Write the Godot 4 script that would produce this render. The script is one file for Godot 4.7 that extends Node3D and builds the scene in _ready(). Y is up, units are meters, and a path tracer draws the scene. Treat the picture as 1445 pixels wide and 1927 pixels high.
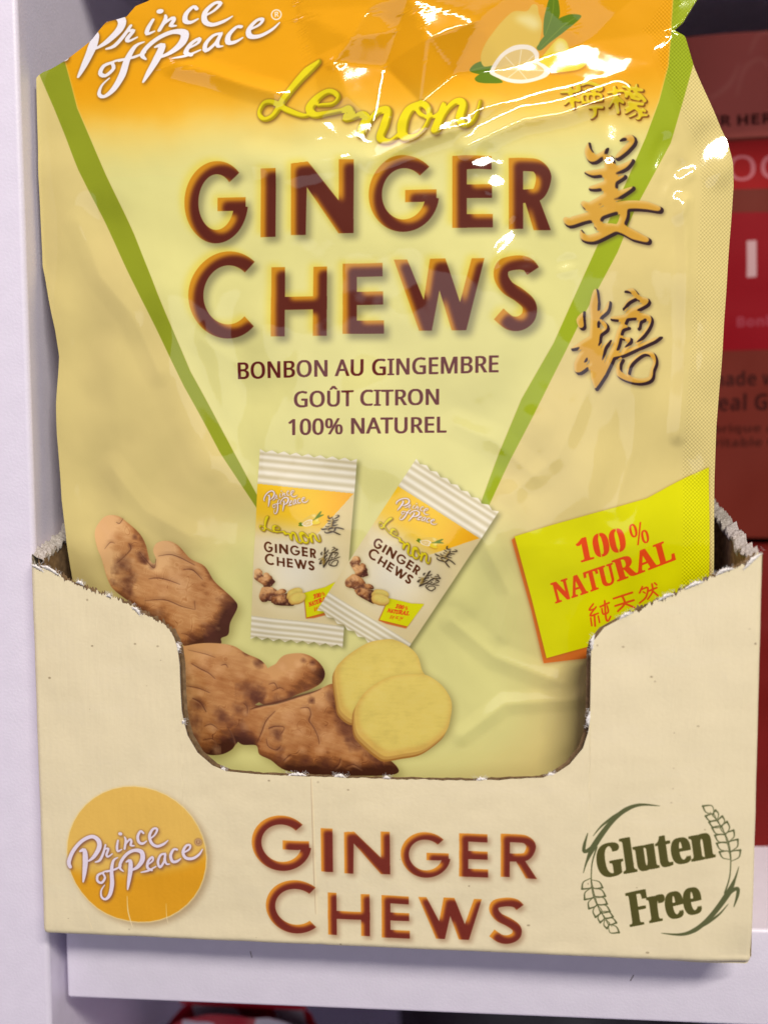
extends Node3D
# A paper bag-style pouch of chews in a torn display carton on a white shop shelf.
# Print is drawn into images: "bag units" are 1/8 mm from (-85 mm, 235 mm) on the bag, "carton units" 1/8 mm from (-82 mm, 95 mm) on the carton.

var noise := FastNoiseLite.new()
var fine := FastNoiseLite.new()
var swell := FastNoiseLite.new()
var rng := RandomNumberGenerator.new()
var materials := {}


func _ready() -> void:
	noise.seed = 7
	noise.frequency = 0.02
	noise.fractal_octaves = 4
	fine.seed = 11
	fine.frequency = 0.11
	fine.fractal_octaves = 3
	rng.seed = 5
	swell.seed = 4
	swell.frequency = 0.02
	swell.fractal_octaves = 2
	set_camera()
	set_light()
	make_materials()
	build_shelf()
	build_carton()
	build_bag()
	build_red_packs()
	build_lower_packs()


func set_camera() -> void:
	var camera := Camera3D.new()
	camera.name = "camera"
	add_child(camera)
	camera.transform = Transform3D(Basis(Vector3(0.99643, -0.00499, -0.08425), Vector3(-0.00091, 0.99756, -0.06982), Vector3(0.08439, 0.06964, 0.99400)), Vector3(0.01590, 0.11120, 0.18450))
	var lens := CameraAttributesPhysical.new()
	lens.frustum_focal_length = 20.0
	lens.exposure_aperture = 3.9
	lens.frustum_focus_distance = 0.196
	camera.attributes = lens
	camera.fov = 62.112
	camera.near = 0.01
	camera.far = 20.0
	camera.current = true


func set_light() -> void:
	var world := WorldEnvironment.new()
	world.name = "world"
	var e := Environment.new()
	e.background_mode = Environment.BG_COLOR
	e.background_color = Color(0.42, 0.40, 0.44)
	e.tonemap_mode = Environment.TONE_MAPPER_LINEAR
	e.tonemap_exposure = 0.80
	e.sdfgi_enabled = true
	e.ssao_enabled = true
	e.ssil_enabled = true
	world.environment = e
	add_child(world)
	# the shop's ceiling lamps: a bright tube fitting up to the right, a pinkish panel up to the left, plus an added frontal fill from the aisle side behind the camera
	area_light("ceiling_tube_light", Vector3(0.42, 1.05, 0.95), Vector2(0.8, 0.08), Color(1.0, 0.98, 0.90), 2.8)
	area_light("ceiling_panel_light", Vector3(-1.0, 2.2, 0.6), Vector2(1.3, 0.8), Color(1.0, 0.91, 1.0), 2.4)
	area_light("aisle_fill_light", Vector3(0.25, 0.35, 1.9), Vector2(1.7, 0.8), Color(0.98, 0.98, 1.0), 0.8)


func area_light(called: String, at: Vector3, size: Vector2, color: Color, energy: float) -> void:
	var l := AreaLight3D.new()
	l.name = called
	add_child(l)
	l.look_at_from_position(at, Vector3(0, 0.1, 0))
	l.area_size = size
	l.light_color = color
	l.light_energy = energy
	l.area_range = 6.0
	l.area_attenuation = 2.0
	l.shadow_enabled = true


func plain(color: Color, rough: float, spec := 0.5) -> StandardMaterial3D:
	var m := StandardMaterial3D.new()
	m.albedo_color = color
	m.roughness = rough
	m.metallic_specular = spec
	return m


func noise_texture(freq: float, lo: Color, hi: Color, seed_value: int, size := 512, octaves := 4) -> NoiseTexture2D:
	var n := FastNoiseLite.new()
	n.seed = seed_value
	n.frequency = freq
	n.fractal_octaves = octaves
	var t := NoiseTexture2D.new()
	t.width = size
	t.height = size
	t.seamless = true
	t.noise = n
	var g := Gradient.new()
	g.set_color(0, lo)
	g.set_color(1, hi)
	t.color_ramp = g
	return t


func make_materials() -> void:
	var paint := plain(Color(1, 1, 1), 0.42)
	paint.albedo_texture = noise_texture(0.012, Color(0.875, 0.845, 0.93), Color(0.895, 0.865, 0.95), 21)
	paint.heightmap_enabled = true
	paint.heightmap_texture = noise_texture(0.09, Color(0, 0, 0), Color(1, 1, 1), 22)
	paint.heightmap_scale = 0.003
	paint.uv1_triplanar = true
	paint.uv1_scale = Vector3.ONE * 24.0
	materials.paint = paint
	var kraft := plain(Color(1, 1, 1), 0.85, 0.3)
	kraft.albedo_texture = noise_texture(0.03, Color(0.42, 0.33, 0.24), Color(0.58, 0.47, 0.35), 31)
	kraft.uv1_triplanar = true
	kraft.uv1_scale = Vector3.ONE * 30.0
	materials.kraft = kraft
	var tear := plain(Color(1, 1, 1), 0.9, 0.3)
	tear.albedo_texture = noise_texture(0.06, Color(0.46, 0.42, 0.40), Color(0.86, 0.83, 0.82), 33)
	tear.uv1_triplanar = true
	tear.uv1_scale = Vector3.ONE * 60.0
	materials.tear = tear
	materials.fibre = plain(Color(0.90, 0.88, 0.88), 0.9, 0.3)
	materials.back = plain(Color(0.46, 0.45, 0.47), 0.8, 0.3)
	materials.cream = plain(Color(0.86, 0.80, 0.67), 0.5)


func tag(o: Node3D, label: String, category: String, kind := "") -> void:
	o.set_meta("label", label)
	o.set_meta("category", category)
	if kind:
		o.set_meta("kind", kind)


func thing(called: String, label: String, category: String, at := Vector3.ZERO, kind := "") -> Node3D:
	var o := Node3D.new()
	o.name = called
	add_child(o, true)
	o.position = at
	tag(o, label, category, kind)
	return o


func part(called: String, mesh: Mesh, m: Material, parent: Node3D) -> MeshInstance3D:
	var o := MeshInstance3D.new()
	o.name = called
	o.mesh = mesh
	o.material_override = m
	parent.add_child(o, true)
	return o


# a grid of points as a mesh; points[row][column], uvs alike
func sheet(points: Array, uvs: Array, flip := false) -> ArrayMesh:
	var rows := points.size()
	var cols: int = points[0].size()
	var v := PackedVector3Array()
	var uv := PackedVector2Array()
	for r in rows:
		v.append_array(points[r])
		if uvs:
			uv.append_array(uvs[r])
	var nr := PackedVector3Array()
	nr.resize(v.size())
	for r in rows:
		for c in cols:
			var i := r * cols + c
			var dx := v[r * cols + mini(c + 1, cols - 1)] - v[r * cols + maxi(c - 1, 0)]
			var dy := v[mini(r + 1, rows - 1) * cols + c] - v[maxi(r - 1, 0) * cols + c]
			var n := dx.cross(dy).normalized()
			nr[i] = n if flip else -n
	var idx := PackedInt32Array()
	for r in rows - 1:
		for c in cols - 1:
			var a := r * cols + c
			var b := a + 1
			var d := a + cols
			var e := d + 1
			if flip:
				idx.append_array(PackedInt32Array([a, d, b, b, d, e]))
			else:
				idx.append_array(PackedInt32Array([a, b, d, b, e, d]))
	var arrays := []
	arrays.resize(Mesh.ARRAY_MAX)
	arrays[Mesh.ARRAY_VERTEX] = v
	arrays[Mesh.ARRAY_NORMAL] = nr
	if uvs:
		arrays[Mesh.ARRAY_TEX_UV] = uv
	arrays[Mesh.ARRAY_INDEX] = idx
	var mesh := ArrayMesh.new()
	mesh.add_surface_from_arrays(Mesh.PRIMITIVE_TRIANGLES, arrays)
	return mesh


# a box with its edges rounded
func rounded_box(size: Vector3, r: float, steps := 4) -> ArrayMesh:
	var st := SurfaceTool.new()
	st.begin(Mesh.PRIMITIVE_TRIANGLES)
	st.set_smooth_group(0)
	var half := size / 2.0
	var inner := half - Vector3.ONE * r
	var n := steps * 2 + 2
	for f in 6:
		var axis := f / 2
		var s := 1.0 if f % 2 == 0 else -1.0
		var grid := []
		for i in n:
			var row := PackedVector3Array()
			for j in n:
				var q := Vector3.ZERO
				q[axis] = s
				var a := Vector2(edge_param(i, steps), edge_param(j, steps))
				var base := Vector3.ZERO
				base[axis] = s * inner[axis]
				base[(axis + 1) % 3] = signf(a.x) * inner[(axis + 1) % 3]
				base[(axis + 2) % 3] = signf(a.y) * inner[(axis + 2) % 3]
				q[(axis + 1) % 3] = signf(a.x) * tan((absf(a.x) - 1.0) * PI / 4.0)
				q[(axis + 2) % 3] = signf(a.y) * tan((absf(a.y) - 1.0) * PI / 4.0)
				row.append(base + q.normalized() * r)
			grid.append(row)
		for i in n - 1:
			for j in n - 1:
				var p := [grid[i][j], grid[i][j + 1], grid[i + 1][j + 1], grid[i + 1][j]]
				var order := [0, 1, 2, 0, 2, 3] if s < 0 else [0, 2, 1, 0, 3, 2]
				for k in order:
					st.add_vertex(p[k])
	st.generate_normals()
	st.index()
	return st.commit()


func edge_param(i: int, steps: int) -> float:
	if i <= steps:
		return -2.0 + float(i) / steps
	return 1.0 + float(i - steps - 1) / steps

# ---------------------------------------------------------------- drawing print into images

class Mask:
	var x0 := 0
	var y0 := 0
	var w := 0
	var h := 0
	var a := PackedFloat32Array()

	func at(x: int, y: int) -> float:
		x -= x0
		y -= y0
		if x < 0 or y < 0 or x >= w or y >= h:
			return 0.0
		return a[y * w + x]

	func copy() -> Mask:
		var m := Mask.new()
		m.x0 = x0
		m.y0 = y0
		m.w = w
		m.h = h
		m.a = a.duplicate()
		return m

	func moved(dx: int, dy: int) -> Mask:
		x0 += dx
		y0 += dy
		return self

	func blur(r: int, times := 2) -> Mask:
		if r < 1:
			return self
		var k := 1.0 / (2 * r + 1)
		for pass_number in times:
			var b := PackedFloat32Array()
			b.resize(w * h)
			for y in h:
				var s := 0.0
				var o := y * w
				for x in range(-r, w):
					if x + r < w:
						s += a[o + x + r]
					if x - r - 1 >= 0:
						s -= a[o + x - r - 1]
					if x >= 0:
						b[o + x] = s * k
			for x in w:
				var s := 0.0
				for y in range(-r, h):
					if y + r < h:
						s += b[(y + r) * w + x]
					if y - r - 1 >= 0:
						s -= b[(y - r - 1) * w + x]
					if y >= 0:
						a[y * w + x] = s * k
		return self


class Canvas:
	var w := 0
	var h := 0
	var px := PackedFloat32Array()

	func _init(width: int, height: int, c: Color) -> void:
		w = width
		h = height
		var row := PackedFloat32Array()
		for i in w:
			row.append_array(PackedFloat32Array([c.r, c.g, c.b]))
		for y in h:
			px.append_array(row)

	func lay(m: Mask, c: Color, strength := 1.0) -> void:
		for y in range(maxi(0, m.y0), mini(h, m.y0 + m.h)):
			for x in range(maxi(0, m.x0), mini(w, m.x0 + m.w)):
				var k: float = m.a[(y - m.y0) * m.w + x - m.x0] * strength
				if k > 0.002:
					var i := (y * w + x) * 3
					px[i] += (c.r - px[i]) * k
					px[i + 1] += (c.g - px[i + 1]) * k
					px[i + 2] += (c.b - px[i + 2]) * k

	func mix(x: int, y: int, c: Color, k: float) -> void:
		var i := (y * w + x) * 3
		px[i] += (c.r - px[i]) * k
		px[i + 1] += (c.g - px[i + 1]) * k
		px[i + 2] += (c.b - px[i + 2]) * k

	func texture() -> ImageTexture:
		var im := Image.create_from_data(w, h, false, Image.FORMAT_RGBF, px.to_byte_array())
		im.convert(Image.FORMAT_RGB8)
		return ImageTexture.create_from_image(im)


# polygons (all wound the same way) as a mask; overlapping ones join
func fill(polys: Array, pad := 3) -> Mask:
	var lo := Vector2(1e9, 1e9)
	var hi := Vector2(-1e9, -1e9)
	for p: PackedVector2Array in polys:
		for q in p:
			lo = lo.min(q)
			hi = hi.max(q)
	var m := Mask.new()
	m.x0 = floori(lo.x) - pad
	m.y0 = floori(lo.y) - pad
	m.w = ceili(hi.x) + pad + 2 - m.x0
	m.h = ceili(hi.y) + pad + 1 - m.y0
	var w := m.w
	var a := PackedFloat32Array()
	a.resize(m.w * m.h + 4)
	var off := Vector2(m.x0, m.y0)
	for p: PackedVector2Array in polys:
		for i in p.size():
			var p0 := p[i] - off
			var p1 := p[(i + 1) % p.size()] - off
			if p0.y == p1.y:
				continue
			var dir := 1.0
			if p0.y > p1.y:
				dir = -1.0
				var t := p0
				p0 = p1
				p1 = t
			var dxdy := (p1.x - p0.x) / (p1.y - p0.y)
			var x := p0.x
			for y in range(int(p0.y), mini(m.h, ceili(p1.y))):
				var o := y * w
				var dy := minf(y + 1.0, p1.y) - maxf(y, p0.y)
				var xn := x + dxdy * dy
				var d := dy * dir
				var xa := minf(x, xn)
				var xb := maxf(x, xn)
				var i0 := int(xa)
				var i1 := ceili(xb)
				if i1 <= i0 + 1:
					var f := 0.5 * (xa + xb) - i0
					a[o + i0] += d - d * f
					a[o + i0 + 1] += d * f
				else:
					var s := 1.0 / (xb - xa)
					var f0 := xa - i0
					var a0 := 0.5 * s * (1.0 - f0) * (1.0 - f0)
					var f1 := xb - i1 + 1.0
					var am := 0.5 * s * f1 * f1
					a[o + i0] += d * a0
					if i1 == i0 + 2:
						a[o + i0 + 1] += d * (1.0 - a0 - am)
					else:
						var a1 := s * (1.5 - f0)
						a[o + i0 + 1] += d * (a1 - a0)
						for k in range(i0 + 2, i1 - 1):
							a[o + k] += d * s
						var a2 := a1 + (i1 - i0 - 3) * s
						a[o + i1 - 1] += d * (1.0 - a2 - am)
					a[o + i1] += d * am
				x = xn
	for y in m.h:
		var s := 0.0
		for x in w:
			s += a[y * w + x]
			a[y * w + x] = minf(absf(s), 1.0)
	a.resize(m.w * m.h)
	m.a = a
	return m


func poly(n: Array, t := Transform2D()) -> PackedVector2Array:
	var p := PackedVector2Array()
	for i in range(0, n.size(), 2):
		p.append(t * Vector2(n[i], n[i + 1]))
	var area := 0.0
	for i in p.size():
		area += p[i].cross(p[(i + 1) % p.size()])
	if area < 0:
		p.reverse()
	return p


# a polygon with its corners rounded off by a spline
func blob(n: Array, t := Transform2D(), steps := 6) -> PackedVector2Array:
	var count := n.size() / 2
	var out := []
	for i in count:
		var q := []
		for k in [-1, 0, 1, 2]:
			var j: int = posmod(i + k, count)
			q.append(Vector2(n[j * 2], n[j * 2 + 1]))
		for s in steps:
			var v: Vector2 = q[1].cubic_interpolate(q[2], q[0], q[3], float(s) / steps)
			out.append_array([v.x, v.y])
	return poly(out, t)


func disc(c: Vector2, r: Vector2, t := Transform2D()) -> PackedVector2Array:
	var n := []
	for i in 40:
		n.append_array([c.x + cos(TAU * i / 40) * r.x, c.y + sin(TAU * i / 40) * r.y])
	return poly(n, t)


# a brush stroke through x, y, width triples as an outline
func stroke(n: Array, t := Transform2D(), round_ends := true, wide := 1.0) -> PackedVector2Array:
	var pts: Array[Vector2] = []
	var wid: Array[float] = []
	var count := n.size() / 3
	for i in count:
		pts.append(Vector2(n[i * 3], n[i * 3 + 1]))
		wid.append(n[i * 3 + 2] * wide)
	var c: Array[Vector2] = []
	var r: Array[float] = []
	for i in count - 1:
		var steps := clampi(int(pts[i].distance_to(pts[i + 1]) / 3.0), 3, 14)
		for s in steps:
			var k := float(s) / steps
			c.append(pts[i].cubic_interpolate(pts[i + 1], pts[maxi(i - 1, 0)], pts[mini(i + 2, count - 1)], k))
			r.append(lerpf(wid[i], wid[i + 1], k) * 0.5)
	c.append(pts[count - 1])
	r.append(wid[count - 1] * 0.5)
	var p := PackedVector2Array()
	var last := c.size() - 1
	for i in c.size():
		var d := (c[mini(i + 1, last)] - c[maxi(i - 1, 0)]).normalized()
		p.append(t * (c[i] + Vector2(-d.y, d.x) * r[i]))
	if round_ends:
		var d := (c[last] - c[last - 1]).normalized()
		for k in range(1, 6):
			p.append(t * (c[last] + Vector2(-d.y, d.x).rotated(-PI * k / 6.0) * r[last]))
	for j in c.size():
		var i := last - j
		var d := (c[mini(i + 1, last)] - c[maxi(i - 1, 0)]).normalized()
		p.append(t * (c[i] - Vector2(-d.y, d.x) * r[i]))
	if round_ends:
		var d := (c[1] - c[0]).normalized()
		for k in range(1, 6):
			p.append(t * (c[0] - Vector2(-d.y, d.x).rotated(-PI * k / 6.0) * r[0]))
	if t.determinant() > 0:
		p.reverse()
	return p


func strokes(list: Array, t := Transform2D(), wide := 1.0) -> Array:
	var out := []
	for n in list:
		out.append(stroke(n, t, true, wide))
	return out


# the affine map that takes three points to three others
func fit(a: Array, b: Array) -> Transform2D:
	var s := Transform2D(Vector2(a[2], a[3]) - Vector2(a[0], a[1]), Vector2(a[4], a[5]) - Vector2(a[0], a[1]), Vector2(a[0], a[1]))
	var d := Transform2D(Vector2(b[2], b[3]) - Vector2(b[0], b[1]), Vector2(b[4], b[5]) - Vector2(b[0], b[1]), Vector2(b[0], b[1]))
	return d * s.affine_inverse()


# a line of type as outlines; anchors: base line left, base line right, top left of the capitals
func type_line(text: String, anchors: Array, family: String, weight: int, bold := 0.0) -> Array:
	var font := SystemFont.new()
	font.font_names = PackedStringArray([family])
	font.font_weight = weight
	var ts := TextServerManager.get_primary_interface()
	var rid: RID = font.get_rids()[0]
	var size := 200
	var pen := 0.0
	var glyphs := []
	for i in text.length():
		var g := ts.font_get_glyph_index(rid, size, text.unicode_at(i), 0)
		var d := ts.font_get_glyph_contours(rid, size, g)
		glyphs.append([d, pen])
		pen += ts.font_get_glyph_advance(rid, size, g).x
	var cap := size * 0.714
	var t := fit([0, 0, pen, 0, 0, -cap], anchors)
	var out := []
	for gl in glyphs:
		var d: Dictionary = gl[0]
		if not d.has("points"):
			continue
		var points: PackedVector3Array = d.points
		var first := 0
		for last: int in d.contours:
			var line := PackedVector2Array()
			var n := last - first + 1
			for k in n:
				var q := points[first + k]
				var nxt := points[first + (k + 1) % n]
				var prv := points[first + (k + n - 1) % n]
				if q.z == 1:
					line.append(Vector2(q.x, q.y))
				else:
					var a := Vector2(prv.x, prv.y) if prv.z == 1 else Vector2(prv.x + q.x, prv.y + q.y) / 2.0
					var b := Vector2(nxt.x, nxt.y) if nxt.z == 1 else Vector2(nxt.x + q.x, nxt.y + q.y) / 2.0
					for s in range(0 if prv.z != 1 else 1, 5):
						line.append(a.bezier_interpolate(a.lerp(Vector2(q.x, q.y), 0.6667), b.lerp(Vector2(q.x, q.y), 0.6667), b, s / 5.0))
			first = last + 1
			for dx: float in ([0.0] if bold == 0.0 else [-bold, 0.0, bold]):
				var moved := PackedVector2Array()
				for q in line:
					moved.append(t * (q + Vector2(gl[1] + dx, 0)))
				out.append(moved)
	return out

# ---------------------------------------------------------------- the printed artwork

func rgb(r: int, g: int, b: int) -> Color:
	return Color(r / 255.0, g / 255.0, b / 255.0)


# capitals in a box 1 wide and 1 high: outlines of G I N E R C H W S; sw and sh are the stem widths across and down
func capital(ch: String, sw: float, sh: float, t: Transform2D) -> Array:
	match ch:
		"I":
			return [poly([0, 0, 1, 0, 1, 1, 0, 1], t)]
		"H":
			return [poly([0, 0, sw, 0, sw, 1, 0, 1], t), poly([1 - sw, 0, 1, 0, 1, 1, 1 - sw, 1], t), poly([0, 0.43, 1, 0.43, 1, 0.43 + sh, 0, 0.43 + sh], t)]
		"E":
			return [poly([0, 0, sw, 0, sw, 1, 0, 1], t), poly([0, 0, 0.97, 0, 0.97, sh, 0, sh], t), poly([0, 0.40, 0.98, 0.40, 0.98, 0.40 + sh, 0, 0.40 + sh], t), poly([0, 1 - sh, 1, 1 - sh, 1, 1, 0, 1], t)]
		"N":
			return [poly([0, 0.05, sw * 1.1, 0.03, sw, 1, 0, 1], t), poly([1 - sw, 0, 1, 0, 1, 0.99, 1 - sw, 0.7], t), poly([0, 0.05, sw * 1.15, 0.03, 1, 0.8, 1, 0.99, 1 - sw, 0.99], t)]
		"W":
			return [poly([0, 0, sw, 0, 0.38, 0.72, 0.42, 1, 0.28, 1], t), poly([0.40, 0, 0.57, 0, 0.42, 1, 0.28, 1], t), poly([0.40, 0, 0.57, 0, 0.76, 0.72, 0.78, 1, 0.64, 1], t), poly([1 - sw * 0.95, 0, 1, 0, 0.80, 1, 0.65, 1], t)]
		"R":
			var bowl := [0.0, sh / 2, sh, 0.45, sh / 2, sh, 0.72, sh / 2 + 0.03, sh, 0.865, 0.27, sh * 1.15, 0.74, 0.50, sh, 0.45, 0.54, sh, 0.1, 0.54, sh]
			return [poly([0, 0, sw, 0, sw, 1, 0, 1], t), arc_like(bowl, t), poly([0.34, 0.5, 0.34 + sw, 0.5, 1.04, 1.02, 1.02 - sw * 1.15, 1.02], t)]
		"C":
			return [ring_stroke(0.60, 0.5, 0.60 - sw / 2, 0.5 - sh / 2, -48, -312, sw, sh, t)]
		"G":
			return [ring_stroke(0.52, 0.5, 0.52 - sw / 2, 0.5 - sh / 2, -44, -352, sw, sh, t), poly([0.54, 0.45, 1.0, 0.45, 1.0, 0.58, 0.80, 0.45 + sh, 0.54, 0.45 + sh], t)]
		"S":
			return [arc_like([0.93, 0.19, sw, 0.80, 0.10, sw, 0.55, 0.075, sw, 0.22, 0.13, sw, 0.155, 0.27, sw, 0.30, 0.42, sw, 0.60, 0.53, sw, 0.83, 0.66, sw, 0.82, 0.82, sw, 0.62, 0.915, sw, 0.36, 0.91, sw, 0.10, 0.79, sw], t, true)]
	return []


# strokes in a unit box: laid out at 100 times the size so that the spline has room
func arc_like(n: Array, t: Transform2D, even := false) -> PackedVector2Array:
	var up := t.y.length()
	var across := t.x.length()
	var m := []
	for i in range(0, n.size(), 3):
		m.append_array([n[i] * across, n[i + 1] * up, n[i + 2] * (across if even else up)])
	return stroke(m, t * Transform2D(Vector2(1.0 / across, 0), Vector2(0, 1.0 / up), Vector2.ZERO), false)


func ring_stroke(cx: float, cy: float, rx: float, ry: float, from_deg: float, to_deg: float, sw: float, sh: float, t: Transform2D) -> PackedVector2Array:
	var outer := []
	var inner := []
	for i in 49:
		var a := deg_to_rad(lerpf(from_deg, to_deg, i / 48.0))
		outer.append_array([cx + cos(a) * (rx + sw / 2), cy + sin(a) * (ry + sh / 2)])
		inner.append([cx + cos(a) * (rx - sw / 2), cy + sin(a) * (ry - sh / 2)])
	inner.reverse()
	for q in inner:
		outer.append_array(q)
	return poly(outer, t)


# letters with a box each: x0, y0 (top left), x1, y1 (bottom right), slant of the top in x, rise to the right in y
func ginger_chews(boxes: Array, t := Transform2D()) -> Array:
	var out := []
	var text := "GINGERCHEWS"
	for i in 11:
		var b: Array = boxes[i]
		var ch := text[i]
		var w: float = b[2] - b[0]
		var h: float = b[3] - b[1]
		var stem: float = 0.183 * h * (0.93 if ch in "GC" else 1.08)
		if ch == "W":
			stem *= 0.95
		var place := Transform2D(Vector2(w, 0), Vector2(0, h), Vector2(b[0], b[1]))
		var joined := capital(ch, stem / w, stem / h * 0.95, t * place)
		out.append(joined)
	return out


const BAG_BOXES := [311.8, 456.6, 424.9, 607.1, 453.2, 474.2, 480.9, 598.9, 508.9, 460.3, 622.3, 596.3, 649.5, 455.2, 771.5, 595, 799.9, 458.4, 872.2, 588.6, 900.9, 462.7, 972.8, 591.1, 320.7, 622.4, 441.9, 781.2, 473.4, 653.9, 574.5, 779.5, 603.3, 649.8, 677.3, 776, 695.4, 644.6, 857.2, 772.1, 875, 642.2, 949.1, 771.7]
const CARTON_BOXES := [414.5, 522.9, 519.7, 626.6, 541, 544.5, 562.5, 625.9, 583.5, 546.1, 665.6, 627, 685.1, 544.6, 770.5, 629.9, 789.4, 545.1, 840.4, 625.2, 862.6, 543.6, 923.7, 623, 438.2, 643.6, 530.1, 745.2, 552.4, 665.1, 628.4, 744.8, 650.1, 666.2, 700.7, 745.6, 716.2, 666.5, 829.4, 743.8, 841.5, 663.4, 901.1, 745.5]


func letter_boxes(corners: Array) -> Array:
	var out := []
	for i in range(0, corners.size(), 4):
		out.append([corners[i], corners[i + 1], corners[i + 2], corners[i + 3]])
	return out


# bevelled display letters: yellow glow up-left, grey drop shadow down-right, gold bevel on edges that face up or left
func bevel_letters(c: Canvas, groups: Array, body: Color, gold: Color, glow: Color, glow_k: float, shade: Color, shade_k: float, s: float) -> void:
	var masks := []
	for g in groups:
		masks.append(fill(g, ceili(24 * s) + 3))
	for m: Mask in masks:
		c.lay(m.copy().blur(ceili(6 * s)).moved(roundi(9 * s), roundi(10 * s)), shade, shade_k)
	for m: Mask in masks:
		if glow_k > 0:
			c.lay(m.copy().blur(ceili(6 * s)).moved(-roundi(8 * s), -roundi(6 * s)), glow, glow_k)
	var dx := roundi(9 * s)
	var dy := roundi(7 * s)
	for m: Mask in masks:
		var soft := m.copy().blur(ceili(6 * s))
		for y in range(maxi(m.y0, 0), mini(m.y0 + m.h, c.h)):
			for x in range(maxi(m.x0, 0), mini(m.x0 + m.w, c.w)):
				var k := m.at(x, y)
				if k > 0.0:
					var e := soft.at(x - dx, y - dy)
					var hi := clampf(1.10 - e * 1.15, 0.0, 0.95)
					c.mix(x, y, body.lerp(gold, hi * hi * (3.0 - 2.0 * hi)), k)


# brush characters: gold body, dark band along the edges that face down or right
func brush_character(c: Canvas, list: Array, s: float, body: Color, dark: Color, t := Transform2D(), wide := 1.0) -> void:
	var m := fill(strokes(list, t, wide), ceili(12 * s) + 3)
	c.lay(m.copy().blur(ceili(3 * s)).moved(roundi(2 * s), roundi(3 * s)), dark, 0.45)
	var soft := m.copy().blur(maxi(1, roundi(1.6 * s)))
	var d := maxi(1, roundi(4.4 * s))
	for y in range(maxi(m.y0, 0), mini(m.y0 + m.h, c.h)):
		for x in range(maxi(m.x0, 0), mini(m.x0 + m.w, c.w)):
			var k := m.at(x, y)
			if k > 0.0:
				var e := soft.at(x + d, y + d)
				var f := soft.at(x - d, y - d)
				var col := body.lerp(body.lightened(0.25), clampf(1.0 - f, 0.0, 1.0))
				col = col.lerp(dark, smoothstep(0.93, 0.52, e))
				c.mix(x, y, col, k * 0.95)


const LOGO := [
	[70.4, 635, 7, 68.2, 625.6, 7.8, 77.3, 604.1, 7, 94.9, 584.5, 6.6, 114.1, 575.5, 7, 126.2, 582.4, 8.9, 127.2, 596, 8.9, 117.2, 613.2, 7, 106.4, 622.5, 3.1],
	[90, 604.7, 3.5, 98.6, 602.3, 8.5, 100.1, 620.2, 10.9, 97.2, 645.7, 7.8, 94.2, 663.2, 3.1],
	[139.4, 590.4, 3.5, 134.7, 606.3, 4.7, 127.6, 620.2, 5, 119, 624.1, 2.7],
	[137.7, 598.8, 3.1, 144.7, 597.5, 4.3, 140.6, 609.2, 5, 143, 613.4, 3.9, 151.6, 607.4, 2.3],
	[163.4, 581.1, 3.5, 161, 593.8, 5, 162.2, 602.2, 4.7, 169.9, 598.3, 2.3],
	[167.3, 568.4, 6.2, 169, 568.6, 6.2],
	[176.2, 574.4, 2.7, 178.1, 580.6, 4.7, 175.4, 596.9, 4.3], [176.8, 589, 2.7, 185.5, 578.5, 4.3, 188.8, 581.7, 4.7, 187.3, 589.7, 5, 194, 590.3, 2.3],
	[212, 565.4, 4.3, 206.8, 561.9, 4.3, 201.1, 572.5, 5.4, 203.2, 583.3, 5.8, 210.4, 585.6, 4.7, 217.8, 580.3, 2.3],
	[223.1, 577, 2.7, 233.8, 567.6, 3.5, 238.6, 557, 4.7, 231.1, 556.5, 4.3, 223.7, 569.6, 5.8, 227.1, 583.7, 6.2, 237.4, 589.2, 5.4, 250, 584.4, 4.7, 258.9, 576.8, 1.9],
	[132.8, 644.3, 3.5, 122.9, 649.3, 5, 121.4, 660, 5, 129.3, 663.9, 4.7, 136.3, 653.7, 4.3, 132.8, 643.9, 3.5, 146, 639.6, 2.7],
	[161.9, 614.2, 1.9, 153.3, 620.4, 4.7, 149.2, 639.5, 7, 149.5, 664.8, 8.2, 144.7, 685.7, 7, 136, 695, 4.7, 128.5, 690.6, 4.3, 128.4, 678.3, 3.1, 135.1, 667.9, 1.9],
	[139.6, 642.8, 2.3, 156.6, 636.7, 3.9, 167.8, 629.9, 2.3],
	[171.7, 640.3, 2.3, 165.1, 633.8, 5.4, 168, 621.5, 5.8, 178.9, 607.2, 5.8, 193.3, 599.2, 6.2, 207.5, 601.6, 8.9, 208.8, 616.2, 9.3, 198.8, 630.9, 6.6, 185, 638.6, 2.7],
	[177.6, 622, 2.7, 185.5, 619.6, 7.4, 185, 638.1, 8.9, 181.3, 659.3, 6.6, 178.7, 674.7, 2.7],
	[205.2, 640.7, 2.3, 219.1, 636.8, 4.3, 234.8, 627.4, 2.3], [220.9, 623.8, 2.7, 228.8, 616.5, 3.9, 228.2, 609.7, 3.9, 220, 618.3, 5, 218, 631, 5.8, 225.9, 635.3, 4.7],
	[251.3, 602.5, 3.5, 243.7, 605.7, 4.3, 238.4, 618.5, 5, 241.9, 628.9, 5, 250.1, 617.2, 3.9, 252.9, 601.6, 3.9, 251.8, 614.7, 4.7, 255, 622.1, 4.3, 260.6, 621.9, 1.9],
	[275.1, 593.7, 4.3, 268.9, 593.6, 4.3, 262.8, 605.5, 5.8, 265.9, 616.7, 6.2, 274.2, 616.3, 5, 281.8, 610.6, 2.3],
	[287.1, 599.2, 3.1, 298, 592.5, 3.9, 299.8, 585, 4.3, 292.3, 586.1, 4.7, 286.2, 598.4, 5.8, 291, 609, 6.2, 303.4, 609.9, 5.4, 316, 601.9, 4.3, 322.8, 591.6, 1.9],
]
const LOGO_ANCHORS := [94.2, 662.7, 322.4, 592.3, 136, 695]


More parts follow.
